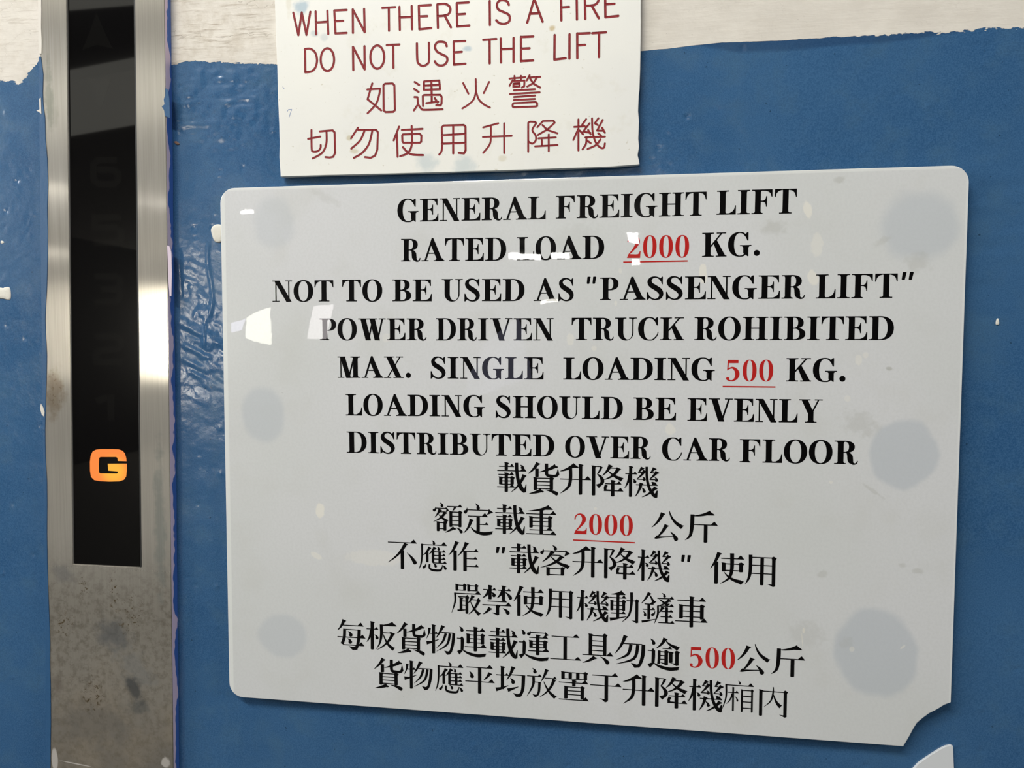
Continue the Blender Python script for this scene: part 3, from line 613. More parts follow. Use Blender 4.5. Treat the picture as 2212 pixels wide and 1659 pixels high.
def cjk(ch):
    g = G({'廂': 5.8, '鏟': 8.5, '應': 9, '嚴': 9.5, '機': 9.5, '額': 10, '動': 10, '物': 10.5, '放': 10.5}.get(ch, 11.5)); W = g.W; t = 3.3; K = W / 10.5
    for op in CJK[ch].split(';'):
        a = op.split(); c = a[0]; n = [float(q) for q in a[1:]]
        if c == 'h':
            x0, y, x1 = n; sz = min(17, max(11, (x1 - x0) * .24)) * (0.7 + .3 * K) * 1.1
            g.poly([(x0, y - t / 2), (x1 - sz * .5, y - t / 2), (x1 - sz * .5, y + t / 2), (x0, y + t / 2)])
            g.poly([(x1 - sz * 1.25, y + t / 2), (x1 - sz * .62, y - sz * .58), (x1 - sz * .5, y - sz * .58), (x1, y + t * .3), (x1, y + t / 2)])
        elif c == 'b':
            x0, y, x1 = n; g.poly([(x0, y - t / 2), (x1, y - t / 2), (x1, y + t / 2), (x0, y + t / 2)])
        elif c in 'vukq':
            x, y0, y1 = n; h = W / 2
            g.poly([(x - h, y0 if c != 'k' and c != 'q' else y0 - 1), (x + h, y0 + 1), (x + h, y1 - 1.5), (x + h * .4, y1), (x - h * .7, y1), (x - h, y1 - 1.5)])
            if c == 'v': g.poly([(x - h - 1.5 * K, y0 - .3), (x + h * .4, y0 + .3), (x + h + 4 * K, y0 + 3.2), (x + h, y0 + 6.5), (x - h, y0 + 4)])
            if c in 'kq': g.poly([(x - h - 1, y0 + 4), (x - h * .2, y0 - 3), (x + h + 3.5 * K, y0 + 2.5), (x + h, y0 + 8), (x - h, y0 + 8)])
            if c == 'q': g.poly([(x + h, y1 - 8), (x + h, y1 - 2), (x - h * .2, y1 + 1), (x - h * 1.6, y1 - 3), (x - h * 3.6, y1 - 8), (x - h, y1 - 7)])
        elif c in ('p', 'F', 'F2'):
            x0, y0, cx, cy, x1, y1 = n; P = []
            w0 = W * (1.0 if c == 'p' else 1.0 if c == 'F' else .7)
            for i in range(11):
                q = i / 10; P.append(((1 - q) ** 2 * x0 + 2 * q * (1 - q) * cx + q * q * x1, (1 - q) ** 2 * y0 + 2 * q * (1 - q) * cy + q * q * y1, w0 * (1 - q) ** .75 + .8))
            g.stroke(P, False)
            if c == 'p': g.poly([(x0 - h_(W) * .7, y0 - 1.5), (x0 + W * .75, y0 + 3.4), (x0 + W * .35, y0 + 7.5), (x0 - W * .35, y0 + 6)])
            if c == 'F': g.poly([(x0 - W * 1.6, y0 + 5.5), (x0 - 1, y0 - 1.5), (x0 + W * 1.1, y0 + 8.5), (x0 + W * .9, y0 + 10.5), (x0 - W * 1.4, y0 + 11)])
        elif c == 'n':
            x0, y0, cx, cy, x1, y1 = n; P = []
            for i in range(11):
                q = i / 10; P.append(((1 - q) ** 2 * x0 + 2 * q * (1 - q) * cx + q * q * (x1 - 10), (1 - q) ** 2 * y0 + 2 * q * (1 - q) * cy + q * q * (y1 - 1), 2 + (W * 1.05 - 2) * q ** .8))
            g.stroke(P, False)
            g.poly([(x1 - 13, y1 - W * .55), (x1, y1 - 3), (x1 - 1.5, y1 - 1), (x1 - 9, y1 + W * .72), (x1 - 14, y1 + W * .35)])
        elif c in 'dDN':
            x0, y0, x1, y1 = n; k = {'d': 1.0, 'D': 1.15, 'N': 1.05}[c]; l = math.hypot(x1 - x0, y1 - y0); ux, uy = (x1 - x0) / l, (y1 - y0) / l
            w1 = min(W * k, l * .8); e = w1 / 2; mx, my = x0 + (x1 - x0) * .45 + uy * 2, y0 + (y1 - y0) * .45 - ux * 2
            P = [(x0, y0, 1), (mx, my, w1 * .62), (x1 - ux * e, y1 - uy * e, w1), (x1 - ux * e * .35, y1 - uy * e * .35, w1 * .8), (x1, y1, w1 * .3)]
            g.stroke(P, True, 4)
        elif c == 'S': g.stroke([(n[i], n[i + 1], n[i + 2] * (K if n[i + 2] > 6 else 1)) for i in range(0, len(n), 3)], True, 5)
        elif c == 'L': g.poly([(n[i], n[i + 1]) for i in range(0, len(n), 2)])
    return g
def h_(w): return w / 2

cache = {}
def glyph(ch, m):
    key = (ch, m.name)
    if key not in cache:
        g = cjk(ch) if ch in CJK else latin(ch)
        me = g.mesh('glyph'); me.materials.append(m); cache[key] = me
    return cache[key]
def place(ch, x0, x1, zt, zb, Y, m, parent, name, wid=100.0, tilt=0.0, label=None):
    """wid: the glyph's own width in box units"""
    o = bpy.data.objects.new(name, glyph(ch, m)); COL.objects.link(o)
    o.parent = parent
    o.location = Vector((x0, Y, zt)) - parent.location
    o.scale = ((x1 - x0) / (wid / 100), 1, zt - zb); o.rotation_euler = (0, tilt, 0)
    if label: o['label'] = label
    return o

# ------------------------------------------------------------------ the freight lift sign
SW, SH = 0.40, 0.29977
def sign_outline():
    P = []; w, h = SW / 2, SH / 2; R = 0.0085
    def arc(cx, cz, a0, a1, n=8):
        for i in range(n + 1):
            a = math.radians(a0 + (a1 - a0) * i / n); P.append((cx + R * math.cos(a), cz + R * math.sin(a) + ZC))
    arc(-w + R, h - R, 180, 90); arc(w - R, h - R, 90, 0)
    for p in [(2054.4, 1517.5), (2040, 1523), (2024, 1533), (2007, 1541.5), (1994, 1551), (1981, 1562), (1972.5, 1576), (1965, 1590), (1958, 1602), (1951.5, 1612.8)]:
        P.append(at(*p))
    arc(-w + R, -h + R, 270, 180)
    return P
sign = empty('lift_load_sign', (0, 0, ZC))
tag(sign, 'large milky white freight lift sign in two languages, lower right corner snapped off', 'sign')
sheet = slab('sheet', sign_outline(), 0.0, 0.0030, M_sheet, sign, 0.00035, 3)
for px, py, rr in ((590, 483, .0125), (572, 895, .0135), (610, 1373, .013), (1985, 490, .016), (1952, 980, .016), (1893, 1412, .017)):
    cx, cz = at(px, py); bm = bmesh.new()
    bmesh.ops.create_cone(bm, cap_ends=True, segments=24, radius1=rr, radius2=rr, depth=0.0036, matrix=Matrix.Translation((cx, 0.0048, cz)) @ Matrix.Rotation(math.pi / 2, 4, 'X'))
    link('adhesive_pad', finish(bm, 'adhesive_pad'), M_pad, sign)

FY = -0.00004
def word(txt, xl, xr, tl, bl, tr, br, m=M_black):
    x0, zt0 = at(xl, tl); _, zb0 = at(xl, bl); x1, zt1 = at(xr, tr); _, zb1 = at(xr, br)
    gap = 6.5
    if m is M_red: gap = 10.5
    tot = sum(WID[c] for c in txt) + gap * (len(txt) - 1)
    if '.' in txt: tot += 4
    k = (x1 - x0) / tot; x = x0
    tilt = -math.atan2((zb1 - zb0), x1 - x0)
    for c in txt:
        if c == '.': x += 4 * k
        w = WID[c]; q = (x - x0) / (x1 - x0)
        zt, zb = zt0 + (zt1 - zt0) * q, zb0 + (zb1 - zb0) * q
        nm = 'digit' if c.isdigit() else 'full_stop' if c == '.' else 'letter'
        place(c, x, x + w * k, zt, zb, FY, m, sign, nm, w, tilt, 'red digit' if m is M_red else None)
        x += (w + gap) * k
def ch_box(c, sc, ox, oy, x0, x1, y0, y1):
    """character whose zoomed outline x0..x1, y0..y1 was read at scale sc from origin ox, oy"""
    a, zt = at(ox + x0 / sc, oy + y0 / sc); b, zb = at(ox + x1 / sc, oy + y1 / sc)
    _, zt2 = at(ox + (x0 + x1) / 2 / sc, oy + y0 / sc); _, zb2 = at(ox + (x0 + x1) / 2 / sc, oy + y1 / sc)
    place(c, a, b, zt2, zb2, FY, M_black, sign, 'character')
def underline(x0, y0, x1, y1, th):
    bm = bmesh.new(); n = []
    for p in ((x0, y0 - th / 2), (x1, y1 - th / 2), (x1, y1 + th / 2), (x0, y0 + th / 2)):
        a, b = at(*p); n.append(bm.verts.new((a, FY, b)))
    bm.faces.new(n)
    o = link('underline', finish(bm, 'underline'), M_red, sign); o['label'] = 'red underline'
for a in [
    ('GENERAL', 858.3, 1179, 430.3, 479.4, 424.3, 473.6), ('FREIGHT', 1200.8, 1526.5, 423.3, 472.5, 413.6, 465.6), ('LIFT', 1548.8, 1721.4, 411.9, 463.9, 407.2, 460.8),
    ('RATED', 866.4, 1093.7, 516.2, 564.5, 513.1, 563), ('LOAD', 1116.2, 1305.3, 512.5, 562.4, 508.9, 558.8), ('KG.', 1517, 1641.7, 503.2, 554.9, 502.2, 552.5),
    ('NOT', 588.3, 719.9, 606.3, 651.9, 605.3, 651.2), ('TO', 739.2, 825.8, 604.3, 651.2, 604.3, 651.2), ('BE', 847.6, 932.7, 603.7, 650.9, 603.7, 650.9),
    ('USED', 954.2, 1133.3, 602.9, 650.8, 602.5, 650.5), ('AS', 1153.5, 1240.8, 601.8, 650.2, 601.3, 650), ('PASSENGER', 1295.8, 1739, 599.6, 648.3, 593.6, 644.8), ('LIFT', 1763, 1939.3, 592.9, 644.8, 590.5, 643.3),
    ('POWER', 690.4, 920.8, 688.1, 734.7, 688.1, 734.9), ('DRIVEN', 941.4, 1195.9, 687.5, 735.3, 687.5, 735.3), ('TRUCK', 1235.2, 1478.5, 686.4, 734.7, 685.6, 734.7), ('ROHIBITED', 1500.3, 1931.6, 685, 734.7, 682.8, 734.7),
    ('MAX.', 728.9, 887.1, 770, 815.9, 770, 816.5), ('SINGLE', 929.5, 1174.1, 770.9, 817.2, 771.6, 819.7), ('LOADING', 1216.8, 1544.4, 772.2, 819.7, 773.1, 822.1), ('KG.', 1698.8, 1827.2, 773.5, 823.9, 774.5, 824.6),
    ('LOADING', 746.5, 1047.1, 851.2, 897.2, 854.5, 900.5), ('SHOULD', 1070, 1345.6, 855, 902.2, 857.5, 906), ('BE', 1368.4, 1460.4, 858.5, 906.9, 859.4, 908.2), ('EVENLY', 1485.4, 1777.5, 860, 909.1, 862.9, 913.5),
    ('DISTRIBUTED', 748.5, 1197.4, 932.2, 978, 939.4, 986.3), ('OVER', 1220.9, 1405.7, 941.7, 987.6, 943, 992), ('CAR', 1430, 1576.6, 945.5, 993.9, 947, 996.1), ('FLOOR', 1598.1, 1853.5, 948.4, 998.4, 952.5, 1003.1)]:
    word(*a)
for a in [('2000', 1354.8, 1489.1, 509, 557.4, 508.1, 556), ('500', 1569.1, 1670.6, 777.3, 823.2, 777.3, 823.9), ('2000', 1239.9, 1367, 1109.3, 1153.4, 1113.4, 1157.6),
          ('500', 1489.6, 1587.5, 1397, 1441.4, 1400.7, 1445.8)]:
    word(*a, m=M_red)
for a in [(1346.3, 566.2, 1485.5, 563.6, 3), (1561, 834.8, 1674.9, 835.9, 3), (1237.9, 1166.4, 1371.4, 1172.3, 2.8)]: underline(*a)
def quote(x0, x1, y0, y1, lean):
    a, zt = at(x0, y0); b, zb = at(x1, y1); g = G(); 
    w = 34
    for o_ in (0, 60): g.poly([(o_ + lean + 4, 0), (o_ + lean + w - 3, 0), (o_ + lean + w, 8), (o_ + w - 6, 94), (o_ + w - 12, 100), (o_ + 4, 100), (o_, 92), (o_ + lean, 8)])
    me = g.mesh('quote_mark'); me.materials.append(M_black)
    o = bpy.data.objects.new('quote_mark', me); COL.objects.link(o); o.parent = sign; o.location = Vector((a, FY, zt)) - sign.location; o.scale = (b - a, 1, zt - zb)
quote(1267.6, 1288, 597.5, 613, 6); quote(1948, 1972.8, 587.6, 604.6, 8); quote(1071.2, 1091.5, 1181, 1195.6, 6); quote(1471.7, 1492.8, 1198.4, 1214.2, 4)
for sc, ox, oy, items in [
    (5.821, 1060, 980, [('載', 82, 450, 108, 488), ('貨', 470, 855, 115, 510), ('升', 870, 1262, 130, 515), ('降', 1275, 1668, 140, 535), ('機', 1685, 2100, 158, 548)]),
    (6.506, 920, 1070, [('額', 97, 513, 105, 525), ('定', 530, 948, 113, 545), ('載', 975, 1390, 130, 550), ('重', 1410, 1835, 157, 565)]),
    (6.144, 1220, 1080, [('公', 1155, 1578, 140, 550), ('斤', 1600, 2028, 158, 565)]),
    (5.267, 820, 1150, [('不', 93, 425, 90, 418), ('應', 443, 773, 92, 435), ('作', 783, 1127, 107, 440), ('載', 1478, 1812, 130, 472), ('客', 1830, 2168, 148, 495)]),
    (4.608, 1220, 1160, [('升', 77, 383, 97, 402), ('降', 395, 703, 108, 420), ('機', 722, 1043, 128, 440), ('使', 1450, 1782, 157, 470), ('用', 1800, 2107, 177, 490)]),
    (3.687, 960, 1240, [('嚴', 57, 292, 82, 320), ('禁', 303, 535, 90, 327), ('使', 550, 790, 100, 338), ('用', 808, 1028, 118, 355), ('機', 1053, 1305, 130, 377), ('動', 1315, 1555, 143, 385), ('鏟', 1568, 1832, 150, 400), ('車', 1840, 2095, 178, 425)]),
    (5.267, 710, 1320, [('每', 98, 420, 103, 440), ('板', 430, 757, 122, 443), ('貨', 772, 1100, 138, 487), ('物', 1113, 1447, 157, 487), ('連', 1460, 1797, 178, 510), ('載', 1820, 2150, 190, 537)]),
    (5.53, 1100, 1340, [('運', 115, 478, 118, 470), ('工', 492, 860, 165, 485), ('具', 875, 1243, 163, 525), ('勿', 1262, 1630, 183, 557), ('逾', 1655, 2035, 212, 585)]),
    (7.373, 1460, 1360, [('公', 975, 1497, 228, 720), ('斤', 1525, 2052, 265, 750)]),
    (4.916, 790, 1410, [('貨', 88, 397, 65, 385), ('物', 410, 718, 88, 387), ('應', 737, 1043, 100, 420), ('平', 1057, 1370, 135, 433), ('均', 1383, 1697, 148, 462), ('放', 1713, 2030, 168, 475)]),
    (4.424, 1220, 1430, [('置', -57, 230, 95, 370), ('于', 243, 540, 113, 383), ('升', 555, 857, 125, 415), ('降', 867, 1170, 147, 440), ('機', 1183, 1503, 167, 470), ('廂', 1503, 1808, 180, 478), ('內', 1853, 2125, 238, 522)])]:
    for c, x0, x1, y0, y1 in items: ch_box(c, sc, ox, oy, x0, x1, y0, y1)

# ------------------------------------------------------------------ broken piece below the sign's corner
frag_pts = [at(*p, WALLY - 0.0011) for p in [(2054.5, 1610), (2059, 1612), (2061, 1660), (2062, 1760), (1905, 1755), (1925, 1722), (1950, 1690), (1976, 1659), (1984, 1650), (1996, 1641), (2012, 1630), (2030, 1619), (2042, 1613)]]
frag = slab('sign_fragment', frag_pts, WALLY - 0.0011, WALLY + 0.0008, mat_plain('fragment_acrylic', (0.60, 0.62, 0.64), 0.2, 0.5), None, 0.0002)
tag(frag, 'curved white acrylic fragment on the blue wall just below the snapped sign corner', 'fragment')

# ------------------------------------------------------------------ the fire notice
PY = WALLY - 0.0042
notice = empty('fire_notice', (at(990, 200, PY)[0], PY, at(990, 200, PY)[1]))
tag(notice, 'ivory plastic fire notice with engraved red lettering, mounted above the freight lift sign', 'sign')
R = random.Random(2)
lp = [(589, -90), (592, -30), (594.5, 30), (596.5, 90), (599, 150), (600.5, 210), (603, 270), (604, 310), (603.5, 340), (605.5, 370), (606, 381.5)]
bp_ = [(700, 378.4), (850, 374.8), (980, 371.2), (1150, 366), (1317, 360.2), (1378, 355.5), (1381.5, 354)]
rp = [(1380, 345), (1377.5, 335), (1380.5, 318), (1379, 300), (1380.5, 262), (1378.5, 240), (1380, 205), (1381.5, 195), (1383, 150), (1384, 80), (1384.3, 0), (1384.6, -60), (1384.8, -108)]
pl = [at(x, y, PY) for x, y in lp + bp_ + rp]
slab('plate', pl, PY, WALLY - 0.0012, M_plate, notice, 0.0002, 2)
bm = bmesh.new(); cx0, cz0 = at(620, 20, PY); cx1, cz1 = at(1365, 340, PY); box_bm(bm, cx0, cx1, WALLY - 0.0014, WALLY + 0.0005, cz1, cz0 + .02)
link('backing_pad', finish(bm, 'backing_pad'), M_pad, notice)

def mono(strokes, ox, oy, sc, w):
    """engraved single-stroke character: ribbons with round ends; uv.y runs -1..1 across the groove"""
    bm = bmesh.new(); uvl = bm.loops.layers.uv.new('UVMap'); k = 0
    for st in strokes:
        mode, pts = st[0], st[1]
        P = [at(ox + x / sc, oy + y / sc, PY) for x, y in pts]
        if mode == 'c': P = catmull(P, 6)
        if mode == 'o': P = catmull(P, 5, True); P.append(P[0])
        if mode == 'l' and len(P) > 2:       # separate straight pieces joined by round caps
            segs = [P[i:i + 2] for i in range(len(P) - 1)]
        else: segs = [P]
        for Q in segs:
            hw = w / sc / 3850 / 2
            Y = PY - 0.00003 - k * 2e-6; k += 1
            L, Rr = [], []
            for i, (x, z) in enumerate(Q):
                a = Q[max(0, i - 1)]; b = Q[min(len(Q) - 1, i + 1)]
                if mode == 'o': a = Q[i - 1] if i else Q[-2]; b = Q[(i + 1) % len(Q)] if i < len(Q) - 1 else Q[1]
                dx, dz = b[0] - a[0], b[1] - a[1]; l = math.hypot(dx, dz) or 1; nx, nz = -dz / l * hw, dx / l * hw
                L.append(bm.verts.new((x + nx, Y, z + nz))); Rr.append(bm.verts.new((x - nx, Y, z - nz)))
            C = [bm.verts.new((x, Y, z)) for x, z in Q]
            def face(vs, us):
                f_ = bm.faces.new(vs)
                for lp_, u_ in zip(f_.loops, us): lp_[uvl].uv = (0, u_)
            for i in range(len(Q) - 1):
                face((L[i], L[i + 1], C[i + 1], C[i]), (1, 1, 0, 0)); face((C[i], C[i + 1], Rr[i + 1], Rr[i]), (0, 0, 1, 1))
            if mode != 'o':
                for i, j in ((0, 1), (len(Q) - 1, len(Q) - 2)):
                    x, z = Q[i]; a = math.atan2(z - Q[j][1], x - Q[j][0])
                    arc = [bm.verts.new((x + hw * math.cos(a + t), Y, z + hw * math.sin(a + t))) for t in [math.radians(d) for d in range(-90, 91, 30)]]
                    for q in range(6): face((C[i], arc[q], arc[q + 1]), (0, 1, 1))
    for f_ in bm.faces:
        f_.normal_update()
        if f_.normal.y > 0: f_.normal_flip()
    me = bpy.data.meshes.new('engraving'); bm.to_mesh(me); bm.free()
    return me
def pts(s):
    n = [float(q) for q in s.split()]; return list(zip(n[::2], n[1::2]))
def engr(name, spec, B=False, w=19):
    st = []
    for q in spec.split(';'):
        q = q.strip(); m_ = q[0]
        if m_ in 'clo': st.append((m_, pts(q[1:])))
        else: st.append(('l', pts(q)))
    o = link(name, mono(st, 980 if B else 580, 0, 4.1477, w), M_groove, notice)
def ell(cx, cy, rx, ry): return 'o ' + ' '.join('%.1f %.1f' % (cx + rx * math.cos(t), cy + ry * math.sin(t)) for t in [i * math.pi / 6 for i in range(12)])
A_ = ['222 115 268 315 298 112 340 313 375 107', '422 103 427 308; 528 98 536 305; 425 202 532 195', '590 95 600 300; 590 95 700 90; 595 190 668 188; 600 300 700 295', '757 295 755 85 862 288 857 80',
      '1020 72 1135 65; 1078 70 1080 275', '1173 62 1177 268; 1283 55 1287 263; 1175 157 1285 153', '1347 52 1352 263; 1347 52 1455 45; 1350 148 1422 145; 1352 263 1458 252',
      '1513 40 1518 250; c 1513 40 1580 36 1618 55 1630 90 1612 128 1570 141 1516 145; 1580 143 1635 245',
      '327 440 330 648; c 327 440 375 438 418 472 435 540 420 605 385 640 330 648', ell(528, 535, 60, 102), '760 628 757 420 862 622 860 415', ell(975, 512, 62, 104), '1060 405 1172 400; 1118 402 1120 608',
      'c 1330 390 1333 530 1345 570 1385 592 1428 570 1438 530 1437 385', 'c 1597 415 1585 385 1550 375 1510 382 1492 420 1510 462 1555 488 1595 510 1602 545 1580 578 1545 588 1510 578 1490 550',
      '1660 372 1662 580; 1660 372 1762 368; 1660 470 1732 465; 1662 580 1764 572']
for s_ in A_: engr('letter', s_, w=21)
B_ = ['28 28 32 238; 28 28 135 22; 30 130 102 125; 32 238 140 230', '323 10 325 225', 'c 495 45 480 15 445 2 410 8 388 40 400 85 445 108 490 130 503 160 495 195 455 215 410 208 382 182',
      '660 203 722 -10 797 195; 692 123 768 120', '965 183 962 -35 1070 -42; 963 68 1033 63', '1105 175 1102 -42', '1180 170 1175 -45; c 1175 -45 1240 -50 1285 -25 1297 5 1275 38 1235 50 1178 52; 1237 52 1300 163',
      '1360 155 1357 -55 1465 -62; 1360 40 1440 35; 1360 155 1475 143',
      '265 358 382 350; 322 355 323 568', '422 345 425 560; 537 340 537 555; 425 442 537 437', '603 330 603 550; 603 332 713 327; 603 437 680 433; 603 548 712 542', '905 315 903 535 1003 522', '1038 308 1037 525',
      '1107 300 1108 522; 1107 302 1220 297; 1108 407 1177 403', '1242 298 1365 290; 1303 295 1302 512']
for s_ in B_: engr('letter', s_, True, w=21)
RB = 'o 1032 762 1050 750 1110 748 1128 765 1133 985 1115 1003 1045 1005 1032 990'
for s_ in ['930 748 888 890 1010 990; 885 802 1000 795; c 1000 795 992 850 970 920 940 962 888 1015; l 1030 765 1045 750 1112 748 1128 765 1133 988 1118 1003 1048 1005 1032 990 1030 765',
           '1310 735 1350 762; 1305 797 1345 825; 1308 870 1335 872 1340 935 1303 990; c 1340 935 1370 975 1400 985 1560 980; 1393 735 1393 805; 1395 730 1530 722 1537 800 1393 805; 1395 768 1535 762; 1460 728 1463 918; 1385 950 1383 862 1395 852 1540 850 1552 870 1550 930 1540 945 1503 943; 1415 925 1520 912; 1490 880 1515 920',
           '355 1245 465 1225; c 385 1165 387 1330 400 1358 440 1355 465 1330 468 1300; 460 1178 575 1168 592 1185 597 1370 580 1405 550 1412 510 1408; c 520 1180 518 1290 480 1370 397 1420',
           '802 1145 740 1240; 805 1165 965 1165 980 1185 975 1340 955 1395 915 1415 865 1408; c 860 1175 820 1260 742 1332; c 930 1175 900 1290 840 1370 765 1415',
           '1170 1135 1122 1258; 1150 1200 1157 1405; 1195 1165 1380 1155; 1205 1205 1355 1200 1370 1215 1368 1270 1355 1280 1210 1280 1200 1265 1198 1215 1205 1205; c 1283 1130 1285 1290 1250 1370 1180 1400; c 1205 1320 1270 1380 1385 1390',
           'c 1530 1385 1555 1330 1553 1140; 1553 1140 1570 1125 1749 1120 1765 1135 1766 1350 1752 1375 1704 1370; 1655 1125 1655 1375; 1553 1212 1764 1200; 1553 1288 1764 1280']:
    engr('character', s_, w=19)
for s_ in ['85 745 132 840; 317 735 270 835; 198 710 200 830; c 200 820 180 890 130 940 78 972; c 200 820 225 890 270 935 325 965',
           '500 705 643 692; 545 680 547 712; 603 680 603 712; 530 720 500 770; 522 728 635 722 632 775 610 785; 540 748 590 745; 535 757 590 752 590 775 535 780 535 757; 680 675 655 722; 672 695 775 690; 745 695 715 745 660 775; 685 705 715 750 775 785; 540 810 728 800; 505 843 770 828; 540 870 728 857; 540 897 728 887; 540 925 735 915 748 925 748 950 735 955 540 962 528 955 528 935 540 925',
           '265 1142 400 1105; c 333 1128 333 1240 320 1300 265 1370; 262 1228 520 1218; 453 1105 453 1372',
           '668 1360 668 1100 685 1090 730 1092 740 1105; c 740 1105 705 1165 735 1215 735 1260 705 1287 672 1270; 800 1085 750 1140; 800 1085 895 1083 905 1100 840 1160 755 1210; 795 1120 840 1165 930 1195; 760 1240 915 1232; 790 1255 792 1305; 730 1312 930 1300; 852 1205 852 1355',
           '1118 1070 1118 1348; 1080 1137 1160 1133; 1115 1160 1072 1255; 1130 1170 1160 1205; 1187 1068 1150 1120 1180 1135; 1218 1105 1160 1180 1225 1190; 1205 1165 1228 1205; c 1240 1060 1245 1180 1270 1270 1310 1320 1345 1325 1355 1285; 1297 1060 1265 1105 1290 1120; 1335 1075 1285 1170 1345 1172; 1330 1145 1355 1190; 1180 1232 1355 1225; c 1190 1235 1185 1290 1155 1338; 1195 1260 1228 1283; c 1315 1250 1275 1300 1200 1335; 1295 1195 1320 1215']:
    engr('character', s_, True, w=17)
# tiny handwritten 7 and a fleck in blue ballpoint
M_pen = mat_plain('blue_ink', (0.08, 0.16, 0.36), 0.5)
o = link('pen_mark', mono([('l', pts('168 1000 178 982 208 980 185 1050')), ('l', pts('128 778 140 795'))], 580, 0, 4.1477, 4.5), M_pen, notice); o['label'] = 'tiny handwritten blue 7'

# ------------------------------------------------------------------ the floor indicator
FYF = -0.0002                                # front of the steel cover
ind = empty('floor_indicator', (at(230, 900)[0], 0, ZC)); tag(ind, 'tall brushed steel lift position indicator with black display strip and lit orange G', 'lift indicator')
xl = lambda y: at(np.interp(y, [0, 1659], [86, 104]), y, FYF)
ZT, ZB = 0.30 + ZC, -0.34 + ZC
xL = at(92, 700, FYF)[0]; xR = at(363.3, 700, FYF)[0]
oL = at(151.5, 700, FYF)[0]; oR = at(299.6, 700, FYF)[0]; oB = at(230, 1222.5, FYF)[1]; oT = ZC + 0.285
def _tilt(x0, y0, x1, y1):
    a, b = at(x0, y0, FYF), at(x1, y1, FYF); return (a[0] - b[0]) / (a[1] - b[1])
TL, TR = _tilt(143.6, 0, 157.3, 1215), _tilt(290.8, 0, 305, 1225); ZREF = at(200, 700, FYF)[1]   # the cover hangs a touch out of plumb
def lean_x(x, z): return x + (TL + (TR - TL) * (x - oL) / (oR - oL)) * (z - ZREF)
def lean(bm):
    for v_ in bm.verts: v_.co.x = lean_x(v_.co.x, v_.co.z)
    return bm
def faceplate():
    bm = bmesh.new(); uvl = bm.loops.layers.uv.new('UVMap')
    X = [xL, oL, oR, xR]; Zz = [ZB, oB, oT, ZT]
    V = {}
    for i, x in enumerate(X):
        for j, z in enumerate(Zz):
            V[i, j, 0] = bm.verts.new((x, FYF, z)); V[i, j, 1] = bm.verts.new((x, WALLY + 0.001, z))
    for i in range(3):
        for j in range(3):
            if (i, j) == (1, 1): continue
            bm.faces.new((V[i, j, 0], V[i + 1, j, 0], V[i + 1, j + 1, 0], V[i, j + 1, 0]))
    def side(a, b, mi):
        f_ = bm.faces.new((V[a + (0,)], V[b + (0,)], V[b + (1,)], V[a + (1,)])); f_.material_index = mi
    for j in range(3): side((3, j), (3, j + 1), 1); side((0, j + 1), (0, j), 1)
    for i in range(3): side((i, 0), (i + 1, 0), 0); side((i + 1, 3), (i, 3), 0)
    side((1, 2), (1, 1), 0); side((2, 1), (2, 2), 0); side((1, 1), (2, 1), 0); side((2, 2), (1, 2), 0)
    bmesh.ops.recalc_face_normals(bm, faces=bm.faces[:])
    for f_ in bm.faces:
        if abs(f_.normal.y) > .5 and f_.normal.y > 0: f_.normal_flip()
        for l in f_.loops: l[uvl].uv = (l.vert.co.x * 2, l.vert.co.z * 2)
    lean(bm)
    es = [e for e in bm.edges if len(e.link_faces) == 2 and abs(e.link_faces[0].normal.dot(e.link_faces[1].normal)) < .3]
    bmesh.ops.bevel(bm, geom=es, offset=0.0003, segments=2, affect='EDGES')
    me = bpy.data.meshes.new('faceplate'); bm.to_mesh(me); bm.free(); me.materials.append(M_steel); me.materials.append(M_side)
    return link('faceplate', me, None, ind)
faceplate()
SY = FYF + 0.0012                            # black strip sits a little behind the steel
bm = bmesh.new(); box_bm(bm, oL - .0005, oR + .0005, SY, WALLY + 0.0005, oB - .0005, oT + .0005); lean(bm)
strip = link('display_strip', finish(bm, 'display_strip'), M_gloss, ind)
# thin dark gasket along the right side of the opening
bm = bmesh.new(); box_bm(bm, oR - .0011, oR + .0002, FYF + .0004, SY + .001, oB, oT); lean(bm); link('gasket', finish(bm, 'gasket'), mat_plain('black_rubber', (0.01, 0.01, 0.01), 0.5), ind)

def px_poly(name, P, Y, m, parent, holes=None, sc=1, ox=0, oy=0, smooth=False):
    Q = [at(ox + x / sc, oy + y / sc, Y) for x, y in P]
    if smooth: Q = catmull(Q, 5, True)
    bm = bmesh.new(); f_ = bm.faces.new([bm.verts.new((x, Y, z)) for x, z in Q]); f_.normal_update(); bmesh.ops.triangulate(bm, faces=[f_])
    for f_ in bm.faces:
        f_.normal_update()
        if f_.normal.y > 0: f_.normal_flip()
    me = bpy.data.meshes.new(name); bm.to_mesh(me); bm.free()
    o = link(name, me, m, None); o.parent = parent
    pw = parent.location if parent.parent is None else parent.location + parent.parent.location
    o.location = -Vector(parent.matrix_world.translation) if False else Vector((0, 0, 0))
    # parent offsets: strip itself carries world coordinates under the indicator empty
    o.matrix_parent_inverse = Matrix.Translation(-ind.location) if parent is ind else Matrix.Identity(4)
    return o
tg = NT('lit_amber'); vv = tg.new('ShaderNodeTexNoise'); vv.inputs['Scale'].default_value = 45; tg.put(vv.inputs['Vector'], tg.pos())
gx, gz = tg.xz(); cx_, cz_ = at(243, 1017); rd = tg.math('SQRT', tg.math('ADD', tg.math('POWER', tg.math('SUBTRACT', gx, cx_), 2), tg.math('POWER', tg.math('SUBTRACT', gz, cz_), 2)))
tg.set(Base_Color=(0.02, 0.01, 0.0)); tg.put(tg.b.inputs['Emission Color'], tg.mix(tg.step(rd, 0.003, 0.0115), (1.0, 0.46, 0.035), (1.0, 0.235, 0.035))); tg.b.inputs['Emission Strength'].default_value = 1.0
